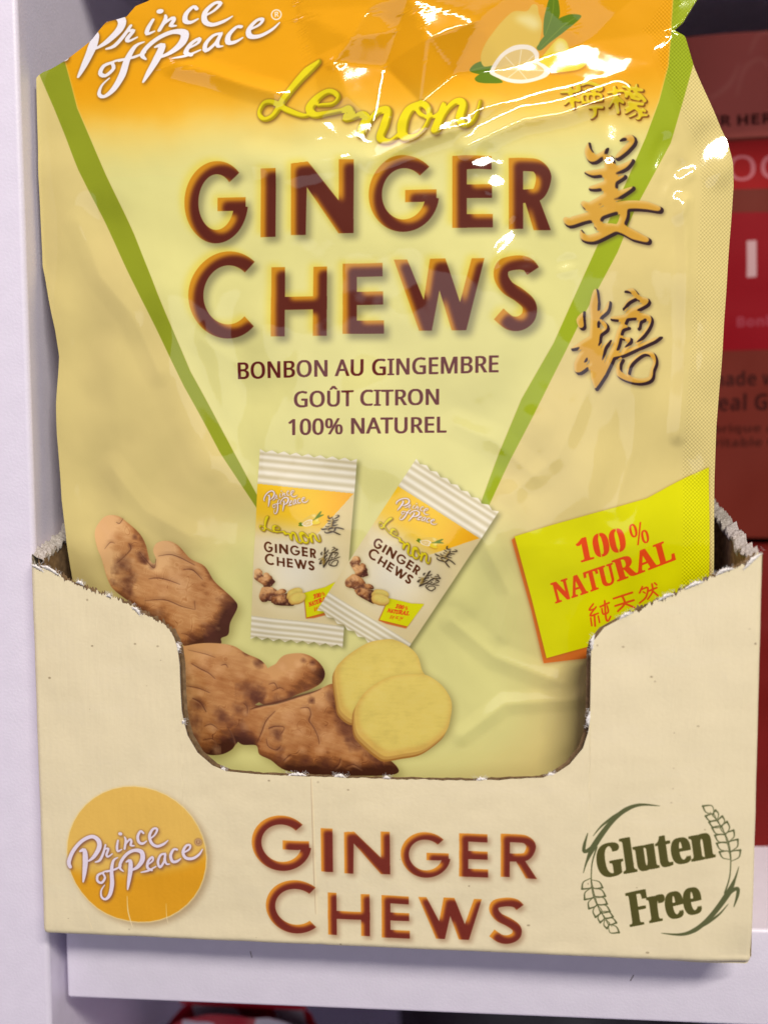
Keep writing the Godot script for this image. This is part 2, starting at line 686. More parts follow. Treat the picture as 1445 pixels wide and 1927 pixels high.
# the white script logo with its dark edge
func script_logo(c: Canvas, t: Transform2D, s: float, edge: Color, edge_k: float, body: Color, wide := 1.0) -> void:
	var m := fill(strokes(LOGO, t, wide), ceili(8 * s) + 3)
	c.lay(m.copy().blur(maxi(1, roundi(2.2 * s))).moved(roundi(1.5 * s), roundi(2.5 * s)), edge, edge_k)
	c.lay(m.copy().blur(maxi(1, roundi(1.5 * s))), edge, edge_k)
	c.lay(m, body)


func registered_mark(c: Canvas, at: Vector2, r: float, col: Color) -> void:
	var ring := fill([disc(at, Vector2(r, r))])
	var hole := fill([disc(at, Vector2(r * 0.76, r * 0.76))])
	for y in range(maxi(ring.y0, 0), ring.y0 + ring.h):
		for x in range(maxi(ring.x0, 0), ring.x0 + ring.w):
			var k := ring.at(x, y) - hole.at(x, y)
			if k > 0:
				c.mix(x, y, col, k)
	c.lay(fill(type_line("R", [at.x - r * 0.42, at.y + r * 0.46, at.x + r * 0.5, at.y + r * 0.36, at.x - r * 0.46, at.y - r * 0.5], "Droid Sans", 700)), col)


const LEMON := [
	[558.3, 281.5, 9.4, 536.9, 297.4, 15, 510.7, 325.9, 13.1, 490.3, 353.7, 11.2, 473.8, 376.7, 9.4, 457.1, 382, 8.4, 449.1, 369.9, 7.5, 457.9, 353.5, 8.4, 476.6, 353.2, 8.4, 502.2, 367.8, 10.3, 530.7, 378.6, 8.4, 546.2, 374.2, 5.6],
	[557.8, 359.8, 6.5, 585, 358.6, 7.5, 594.6, 346.2, 8.4, 579, 336.9, 9.4, 557.7, 345.1, 13.1, 542.2, 364.2, 15, 550.1, 377.2, 12.2, 573.5, 375, 8.4, 598.7, 370.8, 7.5, 612.2, 368.2, 12.2, 616.1, 375.2, 15.9, 606.5, 384.7, 12.2, 620.1, 384.1, 7.5],
	[620.1, 384.1, 6.5, 633.6, 377.6, 10.3, 644.2, 380.8, 12.2, 637.6, 402.1, 15.9, 634.7, 413.8, 14], [639.6, 410, 7.5, 653.9, 384, 9.4, 670.2, 368.8, 12.2, 683.7, 370.1, 13.1, 678, 397.3, 15.9, 670.5, 421.5, 14, 687.8, 428.8, 8.4, 705.1, 415.5, 7.5],
	[743.3, 358.9, 11.2, 722.2, 371, 16.8, 710.8, 400, 18.7, 714.7, 423.5, 15, 739.6, 420.2, 8.4, 756.8, 395.3, 7.5, 756.7, 369.9, 11.2, 743.3, 358.9, 13.1, 737.6, 370.4, 8.4, 747.2, 384.3, 7.5, 768.3, 386.7, 6.5, 783.6, 372.5, 6.5],
	[784.5, 362.8, 7.5, 778.8, 389.9, 15.9, 770.2, 414, 15.9], [776, 405.4, 7.5, 791.2, 374.6, 10.3, 808.4, 358.4, 12.2, 819.9, 364.5, 14, 814.2, 392.6, 15.9, 820.9, 405.3, 10.3, 837.1, 396.9, 7.5, 846.6, 375.7, 6.5, 850.5, 359.2, 5.6],
]


func lemon_word(c: Canvas, t: Transform2D, s: float) -> void:
	var m := fill(strokes(LEMON, t, 1.12), ceili(10 * s) + 3)
	c.lay(m.copy().blur(maxi(1, roundi(3 * s))).moved(roundi(2 * s), roundi(3 * s)), rgb(96, 58, 30), 0.75)
	c.lay(m.copy().blur(maxi(1, roundi(1.5 * s))), rgb(110, 80, 20), 0.8)
	var soft := m.copy().blur(maxi(1, roundi(2 * s)))
	var d := maxi(1, roundi(3 * s))
	for y in range(maxi(m.y0, 0), mini(m.y0 + m.h, c.h)):
		for x in range(maxi(m.x0, 0), mini(m.x0 + m.w, c.w)):
			var k := m.at(x, y)
			if k > 0.0:
				c.mix(x, y, rgb(224, 208, 26).lerp(rgb(160, 138, 12), smoothstep(0.9, 0.3, soft.at(x + d, y + d))), k)


const JIANG := [
	[1045.5, 437.9, 4.4, 1044.4, 451.1, 10.2, 1053.5, 465.9, 12.9, 1068.3, 458.8, 9.5, 1078.8, 446.5, 3.4], [1101.6, 431.4, 2.4, 1117.4, 425.1, 7.5, 1125.7, 432.8, 10.2, 1112, 448.8, 11.2, 1098, 462.1, 8.5],
	[1039.5, 490, 4.1, 1054.3, 492.2, 10.5, 1073.4, 489.4, 11.2, 1094.4, 485.7, 11.9, 1111.9, 478.5, 10.5, 1123.9, 468.7, 6.1], [1082.2, 466.6, 11.9, 1083.9, 491.1, 16.3, 1083.8, 512, 17.7, 1082, 534.7, 16.3, 1079.3, 552.2, 11.9],
	[1049, 518.9, 6.8, 1062.9, 516.6, 10.2, 1087.3, 507.6, 11.2, 1109.7, 497.8, 5.8], [1034.6, 546.4, 6.8, 1045.4, 552.4, 12.9, 1061, 544.5, 11.9, 1076.8, 534.8, 11.2, 1097.7, 531.1, 12.2, 1124.4, 518.5, 5.8],
	[1002.8, 575.2, 6.8, 1012.3, 580.4, 14.6, 1034.9, 574.3, 13.6, 1057.5, 568, 14.3, 1090.6, 555.6, 15.6, 1118.7, 550, 13.6, 1146.8, 550.4, 12.9, 1173.7, 556.9, 8.5],
	[1085.4, 552.1, 10.2, 1069.7, 564.5, 10.2, 1060.9, 578.5, 10.5, 1062.6, 588.9, 10.2, 1083.6, 590.4, 11.2, 1108, 595.4, 12.6, 1129.1, 605.5, 13.2, 1152, 613.8, 8.5], [1109, 553.6, 11.2, 1108.1, 571, 12.6, 1099.3, 588.5, 11.2, 1076.6, 600.9, 12.6, 1053.9, 610.6, 13.2, 1036.5, 609, 9.5, 1030.5, 596, 3.4],
]
const TANG := [
	[1036.1, 741.6, 3.9, 1030.2, 754.7, 12.9, 1033.5, 767.8, 9.1], [1081.2, 725.6, 6.5, 1076.5, 738.8, 9.1, 1065.9, 749.4, 7.8, 1060.7, 759.9, 6.5], [1056.5, 704.7, 7.8, 1055.2, 725.8, 14.2, 1055.3, 754.7, 11.6, 1054.8, 791.4, 14.2, 1055.7, 830.9, 15.5, 1057.1, 857.2, 14.2, 1058.5, 878.9, 5.2],
	[1015.8, 807.2, 5.7, 1033, 799.3, 10.4, 1054.1, 786.2, 10.4, 1076.7, 773, 6.5], [1051.5, 799.3, 12.9, 1037, 817.7, 15.5, 1027.8, 834.8, 15.5, 1027.2, 847.9, 9.1, 1039.8, 841.4, 7.8, 1050.4, 832.2, 4.4], [1070, 759.9, 5.2, 1076.7, 770.3, 7.8, 1064.7, 780.9, 7.8, 1062.2, 799.3, 6.5], [1083.4, 794, 5.2, 1072.8, 804.5, 7.8, 1067.6, 819, 9.1, 1065, 840.1, 6.5],
	[1109.8, 704.3, 3.1, 1121.9, 702.9, 7.8, 1132.6, 712, 6.5], [1108.5, 734.6, 5.2, 1116.5, 722.7, 7.2, 1129.9, 714.7, 7.8], [1138, 717.2, 7.8, 1152.2, 723, 8.5, 1134, 734.4, 8.5, 1118, 742.5, 9.1, 1108.7, 759.6, 9.1, 1100.7, 778.1, 9.8, 1094.1, 801.8, 10.4, 1082.3, 828.2, 11.6, 1070.4, 853.2, 11.6, 1059.8, 876.9, 5.2],
	[1087.2, 752.6, 6.5, 1104.6, 751.8, 9.1, 1126, 747.7, 10.4, 1146.2, 748.8, 9.1, 1157.7, 753.9, 7.2, 1154.4, 767.2, 7.2, 1143.7, 781.8, 7.8, 1131.6, 795.1, 5.7], [1146.3, 755.4, 3.9, 1138.2, 758.1, 6.5, 1136.2, 770, 5.2], [1099.4, 776.8, 7.8, 1108.7, 770.2, 7.2, 1118.1, 769.5, 3.9],
	[1106.1, 788.6, 3.9, 1119.5, 791.2, 7.8, 1112.9, 801.8, 5.2, 1104.9, 811, 3.1], [1083.6, 822.9, 7.2, 1104.9, 817.6, 8.5, 1126.3, 808.3, 8.5, 1147.8, 798.9, 8, 1165.4, 790.8, 8, 1177.6, 785.4, 3.1],
	[1105, 828.1, 4.7, 1098.3, 837.4, 7.8, 1099.7, 853.2, 8.5, 1115.9, 862.4, 9.1, 1137.4, 866.3, 9.3, 1156.3, 861, 9.3, 1160.3, 846.4, 8, 1165.6, 831.8, 7.8, 1161.5, 818.6, 7.2, 1147.9, 815.4, 6.5, 1133.1, 822.7, 7.2, 1118.4, 837.3, 7.2, 1114.5, 854.5, 5.2],
]
const NING_MENG := [
	[996.7, 344.9, 5.8, 1023.6, 343.2, 7.8], [1011.4, 335.3, 7.5, 1014.8, 356.4, 8.5, 1017.4, 375.7, 6.8], [1013.1, 356.4, 7.5, 1002.7, 368.3, 5.1], [1016.6, 356.4, 7.5, 1027.8, 362.5, 6.1],
	[1026.2, 331.8, 8.5, 1027.9, 340.6, 9.5], [1034.9, 331.8, 5.8, 1046.2, 328, 7.5, 1068.8, 336.1, 6.8, 1067.9, 342.3, 5.1], [1038.3, 339.7, 5.4, 1040.9, 340.6, 5.4], [1047, 339.2, 5.1, 1056.6, 343.7, 5.8], [1060.1, 339.2, 5.1, 1065.3, 343.2, 5.1],
	[1034.8, 361.6, 6.1, 1036, 349.4, 6.8, 1065.2, 351.1, 6.5, 1067.8, 358.9, 5.1], [1044.7, 350.2, 4.8, 1043.7, 359.9, 4.8], [1055.2, 351.1, 4.8, 1054.8, 359.9, 4.8], [1033.9, 367.3, 5.1, 1049.6, 364.8, 6.1, 1068.7, 362.4, 5.1],
	[1046.9, 375.3, 5.8, 1058.2, 373.5, 6.8, 1070.4, 373.8, 5.8], [1056.5, 374.8, 7.5, 1056.4, 386.2, 7.8, 1050.3, 392.3, 5.1],
	[1080.1, 347.1, 5.8, 1105.4, 343.8, 7.8], [1091.4, 336, 7.5, 1094, 359.6, 8.5, 1099.1, 381.5, 6.8], [1091.4, 356.2, 7.5, 1082.6, 372, 4.8], [1095.7, 357.9, 7.5, 1107.9, 364.8, 5.8],
	[1107.1, 335, 5.8, 1124.6, 337.5, 7.8, 1143, 340.7, 6.1], [1116.8, 331.1, 6.1, 1119.4, 342.3, 6.1], [1131.6, 331.3, 6.1, 1130.2, 343.2, 6.1], [1113.2, 345.5, 7.5, 1113.2, 353.3, 7.5],
	[1119.3, 348.6, 6.1, 1136.9, 348.7, 7.1, 1148.2, 359.9, 6.8], [1122.8, 354.5, 5.8, 1137.7, 357.1, 6.1], [1117.6, 362.9, 6.5, 1143.8, 366.1, 6.5], [1124.5, 366.7, 6.1, 1112.3, 373.5, 5.8], [1130.1, 371.2, 6.1, 1113.1, 381.4, 6.1],
	[1129.8, 371.5, 6.8, 1139.4, 380.2, 8.2, 1136.7, 391.6, 6.8, 1131.5, 391.1, 4.1], [1120.1, 388.3, 5.4, 1130.1, 383.4, 5.8], [1142.9, 374, 5.1, 1148.2, 378.3, 5.8], [1142.9, 385.7, 5.8, 1151.7, 385.6, 5.1],
]
const CHUN_TIAN_RAN := [
	[1056.7, 1267.9, 3, 1049.1, 1279.2, 3.2, 1059.3, 1277.3, 3], [1061.9, 1273.7, 3, 1051.2, 1289.6, 3.5, 1066.2, 1285.7, 3], [1059, 1287.9, 3.5, 1060.8, 1309, 3.5], [1052.3, 1293.8, 3, 1054.6, 1308.4, 3], [1066.2, 1290.9, 3, 1069, 1302.9, 3],
	[1069.6, 1273.8, 3.5, 1086.1, 1266.8, 3.5], [1072.8, 1277, 3, 1075.5, 1287.4, 3.5, 1084.8, 1284.4, 3.5, 1082.6, 1272.4, 3], [1077.8, 1263, 3.5, 1080.8, 1294.8, 3.7, 1085, 1300.6, 3.5, 1089.6, 1292.3, 3],
	[1094.3, 1259.2, 3.5, 1128.5, 1248.4, 4], [1097.6, 1273.2, 3.5, 1131.9, 1263, 4], [1109.8, 1254.2, 4, 1115.3, 1268.9, 4, 1103, 1283.2, 3.5], [1115.3, 1268.9, 3.5, 1133.1, 1276.6, 3.5],
	[1146.6, 1237.6, 3, 1142.1, 1249.2, 3.5], [1144.6, 1243.5, 3, 1156.6, 1239.6, 3.5, 1154.3, 1257.2, 3.5, 1143, 1268.4, 3], [1148.4, 1247.2, 2.5, 1152.6, 1249.9, 2.5], [1159.4, 1245.9, 3.5, 1173.5, 1240, 3.5], [1164.4, 1233, 3.5, 1166.2, 1247.1, 3.5, 1157.5, 1261.5, 3], [1166.2, 1246.1, 3.5, 1176.4, 1255.1, 3],
	[1169.1, 1231, 3, 1173.4, 1234.8, 3], [1147.3, 1275.3, 3, 1144.8, 1283.1, 3], [1155.1, 1273.9, 3, 1157.9, 1281.3, 3], [1165.6, 1271.1, 3, 1168.9, 1278.4, 3],
]


func natural_tag(c: Canvas, t: Transform2D, s: float) -> void:
	var behind := fill([poly([906.4, 1147.7, 912, 1143.6, 1058.4, 1239.9, 1268.3, 1192.3, 1271, 1310.5, 1060, 1368, 967.7, 1378.2, 943.4, 1277.5], t)], ceili(10 * s) + 3)
	c.lay(behind.copy().blur(maxi(1, roundi(4 * s))), rgb(150, 84, 50), 0.8)
	c.lay(behind, rgb(205, 108, 40))
	var front := fill([poly([911.5, 1141.6, 980.6, 1121.1, 1046.9, 1102.5, 1108.6, 1086.5, 1150.1, 1075.4, 1173.6, 1063.6, 1189.4, 1055.3, 1226.4, 1037.7, 1267.1, 1020, 1271, 1286.8, 1049.3, 1347.4, 972.8, 1368.8, 943.2, 1254.3], t)], ceili(5 * s) + 3)
	c.lay(front.copy().blur(maxi(1, roundi(1.5 * s))), rgb(120, 70, 20), 0.6)
	c.lay(front, rgb(214, 212, 6))
	var red := rgb(226, 74, 26)
	var a: Array = anchored([1028.5, 1191.1, 1115.8, 1167.5, 1019.4, 1150], t)
	stencil(c, type_line("100", a, "Droid Serif", 700, 5.0), red, s)
	for n in [[1062.4, 1135.1, 1.7, 1065.6, 1158.9, 1.7, 1070, 1183.8, 1.7], [1093.3, 1126, 1.7, 1096.5, 1149, 1.7, 1100.9, 1174, 1.7]]:
		c.lay(fill([stroke(n, t)]), rgb(214, 212, 6))
	a = anchored([1124, 1162.4, 1158.4, 1153.7, 1114.5, 1123.9], t)
	stencil(c, type_line("%", a, "Droid Serif", 700), red, s)
	a = anchored([987.3, 1266.5, 1099.6, 1229.2, 977.2, 1229.2], t)
	stencil(c, type_line("NATU", a, "Droid Serif", 700, 5.0), red, s)
	a = anchored([1100.1, 1227.6, 1208, 1188.2, 1087.6, 1188.7], t)
	stencil(c, type_line("RAL", a, "Droid Serif", 700, 5.0), red, s)
	c.lay(fill(strokes(CHUN_TIAN_RAN, t)), rgb(222, 82, 26))


func anchored(n: Array, t: Transform2D) -> Array:
	var out := []
	for i in range(0, n.size(), 2):
		var q := t * Vector2(n[i], n[i + 1])
		out.append_array([q.x, q.y])
	return out


# stencil type: the outlines with thin upright bridges left out
func stencil(c: Canvas, outlines: Array, col: Color, _s: float) -> void:
	c.lay(fill(outlines), col)


func lemons(c: Canvas, t: Transform2D, s: float) -> void:
	var leaf := rgb(96, 124, 22)
	for n in [[974, 177, 984.8, 173, 991.4, 197, 989.8, 213.5, 976.6, 233.2, 964.2, 242.2, 963, 218.2, 967.5, 196.7], [991.4, 212.7, 1011.3, 205, 1030.3, 206.8, 1022.8, 217, 999.7, 235.1, 976.6, 251.5, 958.4, 265.5, 951.5, 259.6, 966.7, 239.8, 983.2, 221.7], [830.9, 297.7, 839.5, 287.8, 856, 282.8, 872.5, 285.1, 870.9, 298.5, 864.3, 308.4, 842.8, 303.8], [841.1, 311.3, 861, 303.3, 890.7, 322.3, 864.3, 323.8, 845.3, 320.1]]:
		var m := fill([blob(n, t)], ceili(5 * s) + 3)
		c.lay(m, leaf)
	for v in [[980.6, 177.1, 1, 978.2, 206.8, 1.3, 966.7, 239.8, 0.8], [1021.2, 209.6, 0.8, 996.4, 226.8, 1.3, 958.4, 261.3, 0.8], [832.8, 298.1, 0.6, 851, 293.9, 1.1, 869.2, 291.7, 0.6]]:
		c.lay(fill([stroke(v, t)]), rgb(140, 160, 50), 0.7)
	var back := fill([blob([851, 274.6, 859.3, 254.8, 875.8, 233.4, 889, 218.7, 908.9, 203.3, 932, 202.9, 941.9, 192.4, 951, 193.9, 953.8, 206.5, 959.7, 221.4, 958.4, 241.3, 951.8, 259.6, 920.4, 279.2, 867.6, 291.7, 854.3, 289.8], t)], ceili(5 * s) + 3)
	c.lay(back, rgb(222, 186, 70))
	c.lay(fill([blob([910.5, 214.1, 933.6, 207.9, 950.2, 213, 956.8, 226.4, 946.9, 232.9, 927, 224.3], t)], 8).blur(maxi(1, roundi(5 * s))), rgb(236, 220, 150), 0.9)
	var other := fill([blob([956.8, 284.6, 966.7, 269.7, 983.2, 251.6, 993.1, 245, 1004.7, 250.1, 1011.3, 263.4, 1021.2, 270.4, 1034.4, 276.8, 1042, 288.5, 1029.4, 300.1, 1007.9, 304.4, 978.2, 305.9, 966.6, 299.8], t)], ceili(5 * s) + 3)
	c.lay(other.copy().blur(maxi(1, roundi(2 * s))).moved(0, roundi(3 * s)), rgb(150, 80, 0), 0.6)
	c.lay(other, rgb(230, 204, 50))
	c.lay(fill([blob([983.2, 256.6, 993.1, 248.3, 1003, 253.4, 1008, 266.7, 996.4, 275, 984.8, 269.9], t)], 8).blur(maxi(1, roundi(4 * s))), rgb(240, 226, 160), 0.9)
	c.lay(fill([blob([867.2, 301.7, 872.5, 290.1, 887.4, 272, 907.2, 259.8, 927, 256.6, 943.6, 259.5, 955.1, 269.6, 956.4, 284.6, 966.7, 291.4, 975.7, 301.5, 969.9, 313.2, 950.1, 321.4, 925.3, 325.8, 900.6, 322.8, 880.8, 313.7, 869.2, 306.8], t)]), rgb(240, 230, 218))
	c.lay(fill([blob([875.8, 301.9, 880.8, 290.3, 894, 275.4, 910.5, 267.3, 927, 264.3, 940.3, 266.9, 947.7, 274.5, 948.5, 286.2, 958.4, 293.8, 965, 301.4, 960, 309.7, 946.8, 315.5, 925.4, 318.6, 902.2, 315.7, 885.7, 308.8], t)]), rgb(222, 192, 120))
	for q in [[380, 740], [470, 610], [640, 540], [770, 590], [870, 750], [700, 850], [500, 830]]:
		var a: Array = SPOKE_CENTRE
		var e := t * zoom_lemon(q[0], q[1])
		var o := t * Vector2(a[0], a[1])
		c.lay(fill([stroke([o.x, o.y, 2.2 * s, o.lerp(e, 0.5).x, o.lerp(e, 0.5).y, 1.6 * s, e.x, e.y, 2.0 * s])]), rgb(240, 226, 190), 0.8)

const SPOKE_CENTRE := [918.8, 299.2]
const SPOKE_FRAME := [817.8, 174.2, 983.1, 177.1, 818, 341.1]


func zoom_lemon(x: float, y: float) -> Vector2:
	var f: Array = SPOKE_FRAME
	var o := Vector2(f[0], f[1])
	return o + (Vector2(f[2], f[3]) - o) * x / 1000.0 + (Vector2(f[4], f[5]) - o) * y / 1000.0


# a printed picture of a ginger root: skin colour from a relief of its outline, lumps, scars and cracks
func ginger(c: Canvas, outlines: Array, dark_spots: Array, pale_spots: Array, cracks: Array, t: Transform2D, s: float, tint: Color) -> void:
	var m := fill(outlines, ceili(34 * s) + 3)
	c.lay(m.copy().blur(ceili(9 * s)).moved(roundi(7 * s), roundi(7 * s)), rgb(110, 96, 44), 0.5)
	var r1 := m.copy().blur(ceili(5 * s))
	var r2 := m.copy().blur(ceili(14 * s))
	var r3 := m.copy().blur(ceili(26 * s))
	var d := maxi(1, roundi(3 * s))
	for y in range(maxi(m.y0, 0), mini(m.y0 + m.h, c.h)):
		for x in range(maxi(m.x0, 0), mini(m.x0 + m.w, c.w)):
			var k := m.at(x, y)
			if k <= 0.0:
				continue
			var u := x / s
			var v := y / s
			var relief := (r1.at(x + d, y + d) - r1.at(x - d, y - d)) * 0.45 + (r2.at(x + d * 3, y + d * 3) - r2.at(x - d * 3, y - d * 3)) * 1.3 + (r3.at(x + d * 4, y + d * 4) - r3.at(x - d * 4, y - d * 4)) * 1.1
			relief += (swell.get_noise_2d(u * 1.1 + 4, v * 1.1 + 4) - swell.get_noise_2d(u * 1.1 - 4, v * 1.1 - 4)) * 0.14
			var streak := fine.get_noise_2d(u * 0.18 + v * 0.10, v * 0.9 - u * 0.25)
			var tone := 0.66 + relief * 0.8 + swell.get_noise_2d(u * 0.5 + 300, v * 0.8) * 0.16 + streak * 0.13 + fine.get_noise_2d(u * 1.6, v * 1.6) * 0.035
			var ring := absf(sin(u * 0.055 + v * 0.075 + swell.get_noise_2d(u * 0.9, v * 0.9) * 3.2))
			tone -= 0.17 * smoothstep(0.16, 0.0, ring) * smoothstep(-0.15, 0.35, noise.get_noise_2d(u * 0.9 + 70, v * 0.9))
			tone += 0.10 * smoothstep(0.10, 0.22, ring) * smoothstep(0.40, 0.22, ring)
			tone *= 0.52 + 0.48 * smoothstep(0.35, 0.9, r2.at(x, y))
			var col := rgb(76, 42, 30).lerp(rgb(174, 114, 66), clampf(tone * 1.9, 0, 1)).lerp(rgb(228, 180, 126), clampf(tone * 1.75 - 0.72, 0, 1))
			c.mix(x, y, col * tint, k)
	for n in dark_spots:
		spot(c, m, n, t, s, rgb(88, 48, 38), 0.5)
	for n in pale_spots:
		spot(c, m, n, t, s, rgb(232, 184, 136), 0.32)
	for n in cracks:
		var line := fill([stroke(n, t)], 4)
		c.lay(line.copy().moved(roundi(2 * s), roundi(3 * s)).blur(1), rgb(230, 176, 126), 0.5)
		c.lay(line.copy().blur(maxi(1, roundi(2.5 * s))).moved(0, -roundi(2 * s)), rgb(84, 46, 34), 0.8)
		c.lay(line, rgb(74, 38, 30), 0.55)


# a soft patch x, y, radius x, radius y kept inside a mask and broken up by noise
func spot(c: Canvas, inside: Mask, n: Array, t: Transform2D, s: float, col: Color, strength: float) -> void:
	for i in range(0, n.size(), 3):
		var o := t * Vector2(n[i], n[i + 1])
		var r: float = n[i + 2] * s
		for y in range(maxi(0, int(o.y - r)), mini(c.h, int(o.y + r))):
			for x in range(maxi(0, int(o.x - r)), mini(c.w, int(o.x + r))):
				var q := Vector2(x, y).distance_to(o) / r + fine.get_noise_2d(x / s * 0.7, y / s * 0.7) * 0.18 + noise.get_noise_2d(x / s, y / s) * 0.7
				if q < 1.0:
					c.mix(x, y, col, (1.0 - q) * strength * inside.at(x, y) * 1.2)


